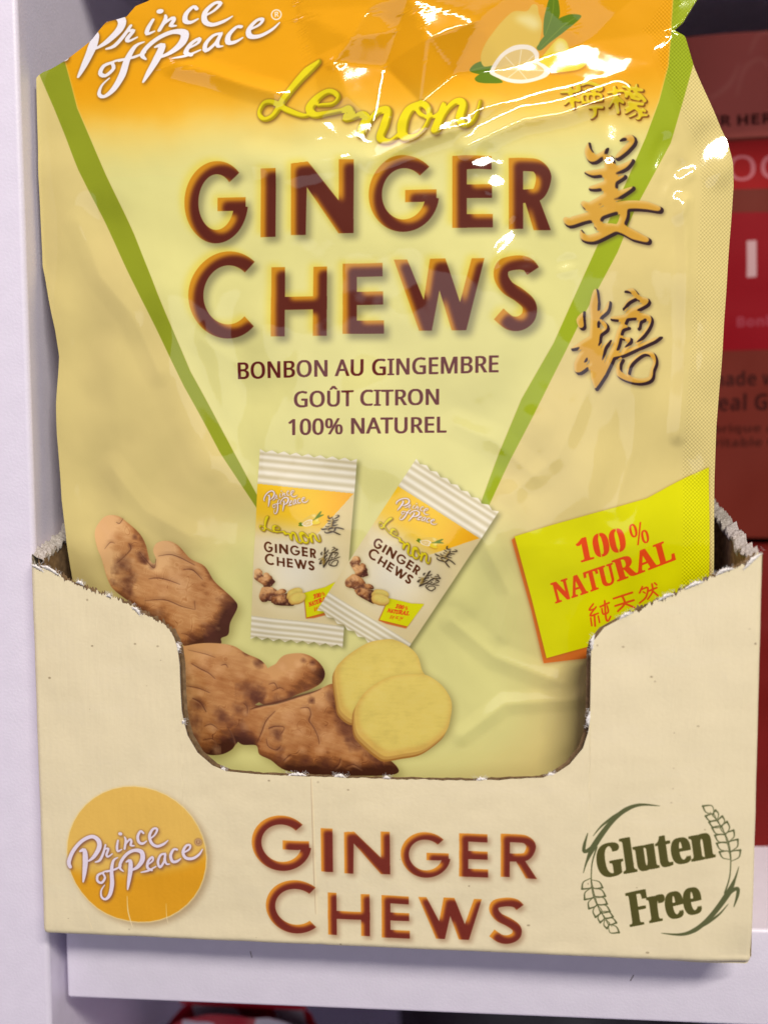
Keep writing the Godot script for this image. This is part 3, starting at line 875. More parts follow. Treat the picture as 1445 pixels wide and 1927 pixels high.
func roots(c: Canvas, t: Transform2D, s: float) -> void:
	# the upper root
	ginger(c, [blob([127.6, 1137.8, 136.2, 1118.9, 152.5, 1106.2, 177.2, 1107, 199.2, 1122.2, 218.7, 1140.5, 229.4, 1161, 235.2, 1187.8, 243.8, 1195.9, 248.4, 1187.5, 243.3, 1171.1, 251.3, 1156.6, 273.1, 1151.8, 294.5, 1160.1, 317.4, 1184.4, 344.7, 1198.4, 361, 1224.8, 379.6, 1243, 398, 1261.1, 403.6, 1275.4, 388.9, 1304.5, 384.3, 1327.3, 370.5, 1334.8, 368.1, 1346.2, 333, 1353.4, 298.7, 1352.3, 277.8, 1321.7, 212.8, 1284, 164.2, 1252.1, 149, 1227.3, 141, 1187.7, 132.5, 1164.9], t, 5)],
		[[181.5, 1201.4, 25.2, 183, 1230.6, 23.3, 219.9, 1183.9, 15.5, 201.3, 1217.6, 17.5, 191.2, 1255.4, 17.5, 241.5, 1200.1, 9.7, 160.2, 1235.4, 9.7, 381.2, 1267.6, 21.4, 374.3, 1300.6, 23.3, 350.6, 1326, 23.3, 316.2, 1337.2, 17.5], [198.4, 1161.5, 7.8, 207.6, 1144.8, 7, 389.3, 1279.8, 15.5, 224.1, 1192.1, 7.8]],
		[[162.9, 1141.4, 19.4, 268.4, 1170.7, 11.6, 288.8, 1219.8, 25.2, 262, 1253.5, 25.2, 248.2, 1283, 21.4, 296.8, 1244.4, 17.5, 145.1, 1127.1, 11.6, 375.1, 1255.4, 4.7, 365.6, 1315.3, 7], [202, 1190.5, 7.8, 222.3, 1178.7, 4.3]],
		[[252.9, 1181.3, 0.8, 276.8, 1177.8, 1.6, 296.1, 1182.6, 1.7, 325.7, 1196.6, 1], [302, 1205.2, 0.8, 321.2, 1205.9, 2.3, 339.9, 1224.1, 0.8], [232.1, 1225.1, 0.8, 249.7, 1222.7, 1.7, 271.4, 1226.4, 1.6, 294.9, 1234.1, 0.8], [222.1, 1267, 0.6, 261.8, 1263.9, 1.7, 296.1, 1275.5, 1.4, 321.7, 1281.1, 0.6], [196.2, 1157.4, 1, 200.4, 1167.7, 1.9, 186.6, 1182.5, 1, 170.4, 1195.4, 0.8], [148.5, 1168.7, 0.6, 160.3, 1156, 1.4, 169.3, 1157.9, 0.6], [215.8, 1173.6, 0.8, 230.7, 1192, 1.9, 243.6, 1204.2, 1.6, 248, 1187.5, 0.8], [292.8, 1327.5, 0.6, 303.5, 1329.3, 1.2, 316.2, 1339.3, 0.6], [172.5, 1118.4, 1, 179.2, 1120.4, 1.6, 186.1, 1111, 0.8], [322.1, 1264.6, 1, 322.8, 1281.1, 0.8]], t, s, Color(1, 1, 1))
	# the lower root: left branch, small finger and the long piece, all one
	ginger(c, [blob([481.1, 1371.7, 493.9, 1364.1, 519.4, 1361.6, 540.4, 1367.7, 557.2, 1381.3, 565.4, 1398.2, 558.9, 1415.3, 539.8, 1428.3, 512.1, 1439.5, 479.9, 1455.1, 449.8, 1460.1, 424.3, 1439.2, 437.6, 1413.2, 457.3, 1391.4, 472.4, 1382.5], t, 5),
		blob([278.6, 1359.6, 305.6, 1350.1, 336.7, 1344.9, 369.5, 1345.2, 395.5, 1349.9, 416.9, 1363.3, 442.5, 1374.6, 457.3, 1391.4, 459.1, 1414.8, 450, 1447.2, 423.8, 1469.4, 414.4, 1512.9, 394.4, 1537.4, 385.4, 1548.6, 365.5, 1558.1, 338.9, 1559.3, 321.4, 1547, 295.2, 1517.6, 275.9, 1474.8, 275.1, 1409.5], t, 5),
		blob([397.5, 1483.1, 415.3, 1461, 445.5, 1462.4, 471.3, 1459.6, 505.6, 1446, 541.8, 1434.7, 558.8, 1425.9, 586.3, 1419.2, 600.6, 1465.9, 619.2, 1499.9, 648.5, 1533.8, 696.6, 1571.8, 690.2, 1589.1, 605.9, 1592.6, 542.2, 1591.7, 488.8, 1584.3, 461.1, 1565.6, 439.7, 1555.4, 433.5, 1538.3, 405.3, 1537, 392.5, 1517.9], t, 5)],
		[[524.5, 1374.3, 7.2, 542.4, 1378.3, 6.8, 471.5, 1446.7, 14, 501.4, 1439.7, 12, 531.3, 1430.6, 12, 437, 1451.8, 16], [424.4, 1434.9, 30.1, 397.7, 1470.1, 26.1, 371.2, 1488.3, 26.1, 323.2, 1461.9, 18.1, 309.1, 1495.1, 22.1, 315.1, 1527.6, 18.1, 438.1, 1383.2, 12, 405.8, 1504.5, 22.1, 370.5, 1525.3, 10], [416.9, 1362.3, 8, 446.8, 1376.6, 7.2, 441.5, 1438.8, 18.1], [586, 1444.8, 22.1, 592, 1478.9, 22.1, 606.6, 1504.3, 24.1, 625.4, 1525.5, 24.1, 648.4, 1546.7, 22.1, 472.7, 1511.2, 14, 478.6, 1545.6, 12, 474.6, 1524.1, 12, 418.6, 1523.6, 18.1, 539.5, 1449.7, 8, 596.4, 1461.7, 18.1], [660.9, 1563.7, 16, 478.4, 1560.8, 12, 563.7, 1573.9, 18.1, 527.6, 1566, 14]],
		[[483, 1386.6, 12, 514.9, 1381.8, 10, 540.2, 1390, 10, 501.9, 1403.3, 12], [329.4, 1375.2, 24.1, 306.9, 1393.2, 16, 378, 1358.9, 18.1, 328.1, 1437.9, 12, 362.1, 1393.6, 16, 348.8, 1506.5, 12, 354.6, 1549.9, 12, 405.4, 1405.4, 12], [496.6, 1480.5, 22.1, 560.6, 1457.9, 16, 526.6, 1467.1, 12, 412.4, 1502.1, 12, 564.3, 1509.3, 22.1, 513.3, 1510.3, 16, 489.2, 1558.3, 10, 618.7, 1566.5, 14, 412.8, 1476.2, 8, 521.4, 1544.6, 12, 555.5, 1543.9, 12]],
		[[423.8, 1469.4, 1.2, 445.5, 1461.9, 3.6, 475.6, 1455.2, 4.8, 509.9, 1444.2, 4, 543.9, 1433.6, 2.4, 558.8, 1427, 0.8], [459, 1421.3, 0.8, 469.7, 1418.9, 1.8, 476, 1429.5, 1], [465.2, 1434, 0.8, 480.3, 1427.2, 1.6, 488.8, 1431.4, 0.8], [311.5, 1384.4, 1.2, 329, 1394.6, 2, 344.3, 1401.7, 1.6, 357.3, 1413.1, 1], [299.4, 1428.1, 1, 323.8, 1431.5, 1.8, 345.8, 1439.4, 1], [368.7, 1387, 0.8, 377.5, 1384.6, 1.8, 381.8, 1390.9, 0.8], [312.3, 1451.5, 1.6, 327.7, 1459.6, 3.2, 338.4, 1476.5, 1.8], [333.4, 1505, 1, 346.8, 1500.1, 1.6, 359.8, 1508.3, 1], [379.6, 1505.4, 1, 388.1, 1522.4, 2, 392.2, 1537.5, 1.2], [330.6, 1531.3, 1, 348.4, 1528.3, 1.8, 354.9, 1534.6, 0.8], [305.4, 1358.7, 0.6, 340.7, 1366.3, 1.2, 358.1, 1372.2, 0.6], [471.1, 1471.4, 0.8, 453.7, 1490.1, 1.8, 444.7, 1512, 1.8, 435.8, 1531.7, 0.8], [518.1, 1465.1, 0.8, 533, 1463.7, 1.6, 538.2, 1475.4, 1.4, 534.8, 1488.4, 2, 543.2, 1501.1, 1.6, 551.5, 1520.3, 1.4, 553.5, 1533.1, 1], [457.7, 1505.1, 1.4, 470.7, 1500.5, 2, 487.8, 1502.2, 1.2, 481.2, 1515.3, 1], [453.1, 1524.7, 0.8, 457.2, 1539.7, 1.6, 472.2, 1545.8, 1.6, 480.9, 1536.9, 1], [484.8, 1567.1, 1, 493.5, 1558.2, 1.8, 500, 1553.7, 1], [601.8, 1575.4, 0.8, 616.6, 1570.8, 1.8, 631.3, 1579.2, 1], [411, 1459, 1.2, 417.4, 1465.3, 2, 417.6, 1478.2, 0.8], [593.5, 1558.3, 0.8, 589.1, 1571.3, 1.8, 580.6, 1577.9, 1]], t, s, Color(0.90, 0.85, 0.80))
	# two peeled slices
	for n in [[584.3, 1394.7, 598.2, 1372.8, 621.9, 1353.7, 649.3, 1338.7, 680.5, 1333.4, 696, 1334.9, 719.3, 1346.2, 736.7, 1363.8, 744.4, 1389.4, 750.2, 1411.1, 703.4, 1443.2, 644.6, 1459.7, 620.9, 1486, 595.4, 1470.3, 588.8, 1444.4], [620, 1476, 625, 1454, 640.9, 1431.9, 668.4, 1411.8, 699.6, 1400.6, 734.7, 1398.4, 754.1, 1400.2, 777.3, 1414.9, 792.9, 1434.6, 799.7, 1454.4, 796.8, 1482.2, 789, 1506.2, 765.6, 1528.3, 742.1, 1542.6, 710.8, 1549, 679.4, 1554.6, 663.7, 1547.6, 640.3, 1527.8, 623.7, 1508]]:
		var m := fill([blob(n, t, 5)], ceili(22 * s) + 3)
		c.lay(m.copy().blur(ceili(8 * s)).moved(roundi(4 * s), roundi(5 * s)), rgb(96, 80, 36), 0.55)
		c.lay(m.copy().moved(-roundi(5 * s), roundi(10 * s)), rgb(160, 112, 52))
		c.lay(m.copy().moved(-roundi(3 * s), roundi(6 * s)), rgb(190, 148, 76))
		var soft := m.copy().blur(ceili(9 * s))
		for y in range(maxi(m.y0, 0), mini(m.y0 + m.h, c.h)):
			for x in range(maxi(m.x0, 0), mini(m.x0 + m.w, c.w)):
				var k := m.at(x, y)
				if k > 0.0:
					var e := smoothstep(0.5, 1.0, soft.at(x - roundi(3 * s), y + roundi(5 * s)))
					var g := fine.get_noise_2d(x / s * 0.25, y / s * 1.2) * 0.03 + noise.get_noise_2d(x / s, y / s) * 0.05
					c.mix(x, y, rgb(212, 176, 90).lerp(rgb(220, 198, 104), e).lightened(maxf(g, 0.0)).darkened(maxf(-g, 0.0)), k)


# one printed sweet in its wrapper; q: its corners top left, top right, bottom right, bottom left
func sweet(c: Canvas, q: Array) -> void:
	var a := Vector2(q[0], q[1])
	var b := Vector2(q[2], q[3])
	var d := Vector2(q[6], q[7])
	var outline := []
	for i in 17:
		var p := place(q, i / 16.0, 0.0 if i % 2 == 0 else 0.016)
		outline.append_array([p.x, p.y])
	for i in 17:
		var p := place(q, 1.0 - i / 16.0, 1.0 if i % 2 == 0 else 0.984)
		outline.append_array([p.x, p.y])
	var m := fill([poly(outline)], 16)
	c.lay(m.copy().blur(4).moved(5, 4), rgb(90, 86, 50), 0.6)
	var ux := (b - a)
	var vy := (d - a)
	for y in range(maxi(m.y0, 0), mini(m.y0 + m.h, c.h)):
		for x in range(maxi(m.x0, 0), mini(m.x0 + m.w, c.w)):
			var k := m.at(x, y)
			if k <= 0.0:
				continue
			var rel := Vector2(x, y) - a
			var u := (rel.cross(vy)) / ux.cross(vy)
			var v := (ux.cross(rel)) / ux.cross(vy)
			var col: Color
			if v < 0.178 or v > 0.872:
				var band := v / 0.178 if v < 0.178 else (1.0 - v) / 0.128
				var wave := 0.5 + 0.5 * sin(band * 31.0 + sin(band * 5.0) * 1.2)
				col = rgb(196, 184, 150).lerp(rgb(234, 228, 212), wave * 0.85 + 0.15 * band)
			else:
				col = rgb(214, 196, 146).lerp(rgb(234, 226, 206), exp(-Vector2((u - 0.45) * 2.4, (v - 0.60) * 4.6).length_squared()))
				var side := u - (0.98 - (v - 0.18) * 1.5)
				var top := smoothstep(0.47, 0.30, v)
				if side < 0.0:
					col = col.lerp(rgb(236, 192, 40).lerp(rgb(234, 168, 26), smoothstep(0.5, 1.0, u)), top)
			c.mix(x, y, col, k)
	var s := 0.29
	script_logo(c, fit(LOGO_ANCHORS, uv(q, [0.128, 0.291, 0.54, 0.234, 0.207, 0.324])), 0.4, rgb(110, 74, 70), 0.8, rgb(232, 222, 236), 0.9)
	lemons(c, fit([837.1, 299.7, 1042.4, 282.8, 942.1, 325.6], uv(q, [0.463, 0.362, 0.68, 0.345, 0.555, 0.372])), s)
	lemon_word(c, fit([557.3, 280.5, 849.5, 358.2, 460.1, 382.1], uv(q, [0.13, 0.342, 0.674, 0.408, 0.085, 0.420])), 0.45)
	var letters := ginger_chews(letter_boxes(BAG_BOXES), fit([311.9, 457.5, 973.7, 592.1, 321.2, 778.2], uv(q, [0.10, 0.472, 0.66, 0.533, 0.125, 0.591])))
	for g in letters:
		c.lay(fill(g), rgb(92, 48, 24))
	brush_character(c, JIANG, 0.35, rgb(150, 120, 50), rgb(64, 52, 40), fit([1032.4, 437.2, 1174.7, 560.6, 1003.2, 619.8], uv(q, [0.74, 0.305, 0.923, 0.371, 0.693, 0.40])))
	brush_character(c, TANG, 0.35, rgb(150, 120, 50), rgb(64, 52, 40), fit([1022.2, 724.4, 1175.2, 790.1, 1027.6, 876.2], uv(q, [0.703, 0.487, 0.904, 0.517, 0.703, 0.579])))
	natural_tag(c, fit([911.1, 1140.5, 1268.6, 1020.7, 971, 1370.7], uv(q, [0.55, 0.725, 0.885, 0.648, 0.59, 0.858])), 0.3)
	roots(c, fit([125.6, 1105.8, 799.8, 1453.9, 515, 1582.6], uv(q, [0.02, 0.62, 0.572, 0.745, 0.276, 0.80])), s)


func place(q: Array, u: float, v: float) -> Vector2:
	var top := Vector2(q[0], q[1]).lerp(Vector2(q[2], q[3]), u)
	return top.lerp(Vector2(q[6], q[7]).lerp(Vector2(q[4], q[5]), u), v)


func uv(q: Array, n: Array) -> Array:
	var out := []
	for i in range(0, n.size(), 2):
		var p := place(q, n[i], n[i + 1])
		out.append_array([p.x, p.y])
	return out

# ---------------------------------------------------------------- the bag's print

const LEFT_STRIPE := [-76.2, 2.1, -6.6, 177.4, 41.2, 290.8, 68.6, 353.4, 115.6, 470, 172.2, 586.1, 243.6, 727.4, 312.3, 869.1, 377.6, 987.2, 442.7, 1087.2, 461.4, 1118.1, 466.4, 1103.6, 449.7, 1072.6, 387.7, 960.1, 322.6, 840.2, 259, 685.2, 217.6, 587.3, 166.4, 479.6, 112.9, 355.7, 90.6, 267.1, 6.4, 24]
const RIGHT_STRIPE := [1198.7, 119.4, 1193.4, 232.6, 1188.7, 295, 1172.2, 358.7, 1147.8, 424.6, 1112.7, 504, 1055.7, 629.1, 980.6, 796.4, 923.8, 895.8, 885.1, 989.7, 852.9, 1077.3, 847.2, 1094.4, 862.4, 1094.5, 869.1, 1079.2, 904.1, 1004.1, 942.9, 929.1, 1023.3, 768, 1095, 633.6, 1128, 553.7, 1193.5, 433.3, 1233.5, 294, 1259, 117.8]
const INSIDE := [6.4, 24, 90.6, 267.1, 112.9, 355.7, 166.4, 479.6, 217.6, 587.3, 227.4, 623.4, 259, 685.2, 322.6, 840.2, 387.7, 960.1, 449.7, 1072.6, 519.8, 1190.7, 751.8, 1190.2, 852.9, 1077.3, 885.1, 989.7, 923.8, 895.8, 980.6, 796.4, 1055.7, 629.1, 1112.7, 504, 1147.8, 424.6, 1172.2, 358.7, 1188.7, 295, 1193.4, 232.6, 1198.7, 119.4]

const LOWER := [431.7, 1113.4, 598.1, 1074.7, 875.8, 1113.6, 943.6, 1307, 906.5, 1543.1, 593.7, 1646.5, 204, 1622.9, 254.9, 1313.6]


func bag_print() -> Canvas:
	var c := Canvas.new(1360, 1600, rgb(213, 195, 130))
	var inside := fill([poly(INSIDE)], 20)
	inside.blur(2)
	var below := fill([blob(LOWER)], 90).blur(40)
	for y in c.h:
		for x in c.w:
			var k := inside.at(x, y)
			# pale green-yellow ground of the design inside the two stripes and round the ginger
			c.mix(x, y, rgb(216, 214, 142), 0.82 * maxf(k, below.at(x, y) if y > 900 else 0.0))
			if k > 0.0 and y < 560:
				var t := smoothstep(510.0, 205.0, y + noise.get_noise_2d(x * 0.2, y * 0.2) * 20.0 - 26.0 * smoothstep(500.0, 100.0, x))
				c.mix(x, y, rgb(232, 190, 84).lerp(rgb(226, 158, 14), smoothstep(0.25, 0.85, t)), k * smoothstep(0.0, 0.6, t))
	c.lay(fill([poly(LEFT_STRIPE)]), rgb(140, 150, 34))
	c.lay(fill([poly(RIGHT_STRIPE)]), rgb(150, 166, 30))
	script_logo(c, fit(LOGO_ANCHORS, [116.2, 298.7, 483.7, 204.8, 163.6, 336.2]), 1.5, rgb(110, 74, 30), 0.75, rgb(232, 228, 240), 1.12)
	var r: Array = [478.8, 189.1]
	registered_mark(c, Vector2(r[0], r[1]), 10.0, rgb(236, 226, 214))
	lemons(c, Transform2D(), 1.0)
	lemon_word(c, Transform2D(), 1.0)
	bevel_letters(c, ginger_chews(letter_boxes(BAG_BOXES)), rgb(88, 34, 22), rgb(196, 134, 28), rgb(218, 196, 50), 0.5, rgb(110, 106, 78), 0.7, 1.0)
	brush_character(c, NING_MENG, 0.5, rgb(214, 190, 30), rgb(120, 72, 20), Transform2D(), 1.15)
	brush_character(c, JIANG, 1.0, rgb(204, 154, 56), rgb(46, 28, 34), Transform2D(), 1.5)
	brush_character(c, TANG, 0.9, rgb(204, 154, 56), rgb(44, 26, 34), Transform2D(), 1.38)
	var maroon := rgb(92, 30, 26)
	c.lay(fill(type_line("BONBON AU GINGEMBRE", [407, 854.8, 884, 847.6, 407.1, 825.4], "Droid Sans", 400, 4.5)), maroon)
	c.lay(fill(type_line("GOÛT CITRON", [512.9, 907.6, 779.5, 904.1, 513, 879.4], "Droid Sans", 400, 4.5)), maroon)
	c.lay(fill(type_line("100% NATUREL", [501.3, 957.6, 790, 954.4, 501.3, 929.3], "Droid Sans", 400, 4.5)), maroon)
	natural_tag(c, Transform2D(), 1.0)
	sweet(c, [452.1, 982.3, 629.2, 1001.1, 598.9, 1349.8, 426.6, 1335])
	sweet(c, [735.7, 1001.3, 883.7, 1096.1, 702.6, 1376.7, 552, 1279.9])
	roots(c, Transform2D(), 1.0)
	return c


# ---------------------------------------------------------------- the bag

func smooth_front(x: float, y: float) -> float:
	var e := minf(absf(x / 0.080), 1.0)
	var g := 1.0 - 0.45 * smoothstep(0.14, 0.215, y)
	var z := -0.0135 - 0.035 * x + 0.0075 * (1.0 - pow(e, 2.6)) * g - 0.05 * maxf(0.0, y - 0.09) * smoothstep(-0.080, -0.03, x)
	var d := (y - 0.1985) * 0.83 - (x + 0.0755) * 0.56
	return z - 0.55 * maxf(0.0, d) * smoothstep(0.0, 0.012, d)


# folds in the film: path, height in mm, half width in mm, sharpness
const FOLDS := [
	[[825.7, 443.3, 880, 417, 927.6, 396.2, 999.2, 384.1, 1099.8, 350], 1.0, 3.2, 1.2],
	[[293.7, 279, 361.2, 296.1, 429.9, 321.9, 479.4, 336.6], 0.9, 3.5, 1.2], 		[[84.1, 476, 112.7, 603.1, 168.3, 702.2, 202.9, 780.8, 216.2, 898.1], 0.6, 10.0, 2.0], [[155.1, 566.1, 109.2, 739.2, 115.3, 896.5, 119.7, 1115.9], -0.8, 9.0, 2.0], [[264.9, 704.6, 293.5, 840.7, 362.5, 996.8], 0.5, 7.0, 2.0],
	[[808.9, 941.7, 875.5, 970.6, 951.8, 1037.7], 0.35, 4.0, 1.2], [[942, 942.4, 885.3, 1132.8, 818.8, 1258], 0.4, 6.0, 2.0], [[799.7, 1296.9, 876.7, 1365.3, 1002.4, 1415.3], 0.45, 3.5, 1.2], [[819.2, 1513.3, 896.4, 1453.8, 1031.8, 1445.3], 0.4, 3.0, 1.2],
	[[1133.4, 838.1, 1124.5, 990.9, 1095.8, 1086.5], 0.35, 4.0, 1.2], [[1046.7, 866.7, 989.8, 999.8, 904.2, 1066], 0.25, 3.0, 1.2], [[344, 783.4, 432.8, 842.6, 521.1, 834.2], 0.2, 4.0, 1.2], [[113.6, 564.4, 153.5, 662.9, 214.1, 732.6, 263.2, 840.3], 0.3, 4.0, 1.2], [[166.2, 1015.8, 228.3, 1094.8, 320.9, 1143.3], 0.25, 4.0, 1.2], [[847.2, 1132.7, 904.9, 1248.4, 886.1, 1326.2], 0.3, 3.0, 1.2], [[1216, 540.4, 1221.1, 674.6, 1217.1, 847.1, 1207.9, 962.5], 0.7, 2.6, 1.2], [[433.1, 765.6, 481.8, 901, 461.9, 968.3], 0.35, 8.0, 2.0],
	[[597.4, 459.8, 519.8, 477.3, 441.1, 455.1], 0.6, 6.0, 1.6], [[655.3, 461.2, 751.1, 426.3, 827.6, 406.4], 0.9, 4.0, 1.4],
]
# small facets: place, half sizes, turn, slope across and up
const FACETS := [590.4, 284.4, 13, 9, 30, -0.244, -0.045, 619.4, 248.3, 7, 7, 0, -0.23, -0.044, 858, 470, 24, 20, 35, -0.098, -0.084, 873.2, 504, 18, 20, -20, -0.086, -0.098, 1087.1, 412.8, 15, 32, 10, 0.052, -0.092, 1082.1, 465.9, 10, 11, 0, 0.058, -0.107, 1181.7, 460.5, 19, 34, -14, 0.133, -0.126, 1195.3, 502.5, 19, 36, -10, 0.153, -0.144, 1205.1, 540.7, 15, 26, -5, 0.17, -0.161, 1220.9, 484.5, 14, 14, 40, 0.17, -0.144, 1004.1, 657.9, 16, 12, 30, 0.019, -0.169, 931.9, 657.8, 14, 10, 30, -0.028, -0.146, 894, 614.7, 10, 34, -22, -0.049, -0.115, 645.5, 443.4, 22, 22, 0, -0.118, -0.039, 1273.4, 452.1, 34, 44, 0, 0.204, -0.148]
# the pinched top: points of sharp facets and how far each stands proud, in tenths of a mm
const PINCH := [518.3, 78.5, 644.7, 83.3, 798.6, 88.3, 941.9, 91.5, 1219.8, 90.5, 518, 183.9, 547.5, 272.3, 558, 385.3, 655.4, 478.7, 808.5, 427.5, 903.9, 359.1, 1047.1, 321.3, 1164.5, 293.5, 618.5, 247.3, 588.5, 284.4, 611.1, 347.6, 656.8, 388, 721.8, 171.5, 654.2, 188.5, 675.7, 284, 697.8, 228.4, 741.4, 355.9, 755.6, 251.3, 803.6, 303.9, 791.3, 394, 894.4, 295.9, 1037.6, 252, 1197.3, 229.7, 846.6, 217.9, 918.2, 166.8]
const PROUD := [4, 24, 40, 34, 14, 2, 0, 0, 0, 0, 0, 0, 0, 22, 15, 10, -4, 22, 20, -14, 4, -8, 26, -18, 10, -10, -7, -1, 14, 26]
const LEFT_EDGE := [424.3, -17.5, 292.6, 100.5, 250.6, 162.7, 223.8, 174.6, 206.6, 195, 169.5, 203.2, 142.3, 234.8, 94.7, 268.4, 68.5, 282, 43.4, 289.1, 29.9, 300, 25.4, 328.9, 21.5, 443.6, 25.6, 559.7, 35.1, 637.9, 59.8, 756.8, 64.8, 806.3, 57.1, 895.4, 56.1, 955.4, 62.1, 1076.3, 69.2, 1137, 72.5, 1208.2, 79, 1320.8, 82.7, 1549.4, 82.6, 1623.1]
const RIGHT_EDGE := [1336.1, 11.6, 1268.9, 136.5, 1240.8, 175.4, 1214.7, 217.9, 1203.1, 227.7, 1198.3, 231.6, 1206.1, 235.2, 1218.7, 241.7, 1235.4, 294.9, 1248.3, 323.3, 1270.1, 370.6, 1296.2, 427.3, 1306.5, 470.1, 1309.8, 508.4, 1306.2, 575.9, 1300.6, 653.2, 1294.1, 749.8, 1287.7, 846.5, 1280.2, 943.2, 1277.9, 1040.2, 1277.6, 1137.3, 1279.5, 1235.3, 1280.7, 1334.3, 1287, 1606.4]


func bag_x(cx: float) -> float:
	return cx / 8000.0 - 0.085


func bag_y(cy: float) -> float:
	return 0.235 - cy / 8000.0


func edge_at(edge: Array, y: float) -> float:
	var n := edge.size() / 2
	for i in n - 1:
		var y0 := bag_y(edge[i * 2 + 1])
		var y1 := bag_y(edge[i * 2 + 3])
		if y <= y0 and y > y1:
			return lerpf(bag_x(edge[i * 2]), bag_x(edge[i * 2 + 2]), (y0 - y) / maxf(y0 - y1, 1e-6))
	return bag_x(edge[0]) if y > bag_y(edge[1]) else bag_x(edge[n * 2 - 2])


var fold_paths := []
var pinch_points := PackedVector2Array()
var pinch_triangles := PackedInt32Array()
var pinch_box := Rect2()


func film_height(x: float, y: float, p: Vector2) -> float:
	var z := smooth_front(x, y)
	for f in fold_paths:
		var box: Rect2 = f[1]
		if not box.has_point(p):
			continue
		var path: PackedVector2Array = f[0]
		var d := 1e9
		for i in path.size() - 1:
			d = minf(d, p.distance_to(Geometry2D.get_closest_point_to_segment(p, path[i], path[i + 1])))
		var w: float = f[3]
		if d < w:
			var k := 1.0 - d / w
			z += f[2] * (pow(k, f[4]) if f[4] < 1.5 else k * k * (3.0 - 2.0 * k))
	for i in range(0, FACETS.size(), 7):
		var d := p - Vector2(FACETS[i], FACETS[i + 1])
		if absf(d.x) > 110.0 or absf(d.y) > 110.0:
			continue
		var q := d.rotated(deg_to_rad(FACETS[i + 4]))
		var k: float = (q.x / FACETS[i + 2]) ** 2 + (q.y / FACETS[i + 3]) ** 2
		if k < 9.0:
			z += (FACETS[i + 5] * d.x - FACETS[i + 6] * d.y) / 8000.0 * exp(-k * k * 0.5)
	if pinch_box.has_point(p):
		for t in range(0, pinch_triangles.size(), 3):
			var a := pinch_points[pinch_triangles[t]]
			var b := pinch_points[pinch_triangles[t + 1]]
			var c := pinch_points[pinch_triangles[t + 2]]
			var whole := (b - a).cross(c - a)
			var u := (b - p).cross(c - p) / whole
			var v := (c - p).cross(a - p) / whole
			if u >= 0.0 and v >= 0.0 and u + v <= 1.0:
				z += 0.0001 * (u * PROUD[pinch_triangles[t]] + v * PROUD[pinch_triangles[t + 1]] + (1.0 - u - v) * PROUD[pinch_triangles[t + 2]])
				break
	z -= 0.0022 * smoothstep(0.10, 0.06, y)
	z += swell.get_noise_2d(p.x * 0.22, p.y * 0.16) * 0.0013 * smoothstep(0.03, 0.10, y) * (1.0 - 0.65 * smoothstep(0.14, 0.17, y))
	z += swell.get_noise_2d(p.x * 0.8 + 900, p.y * 0.6) * 0.00005
	return z


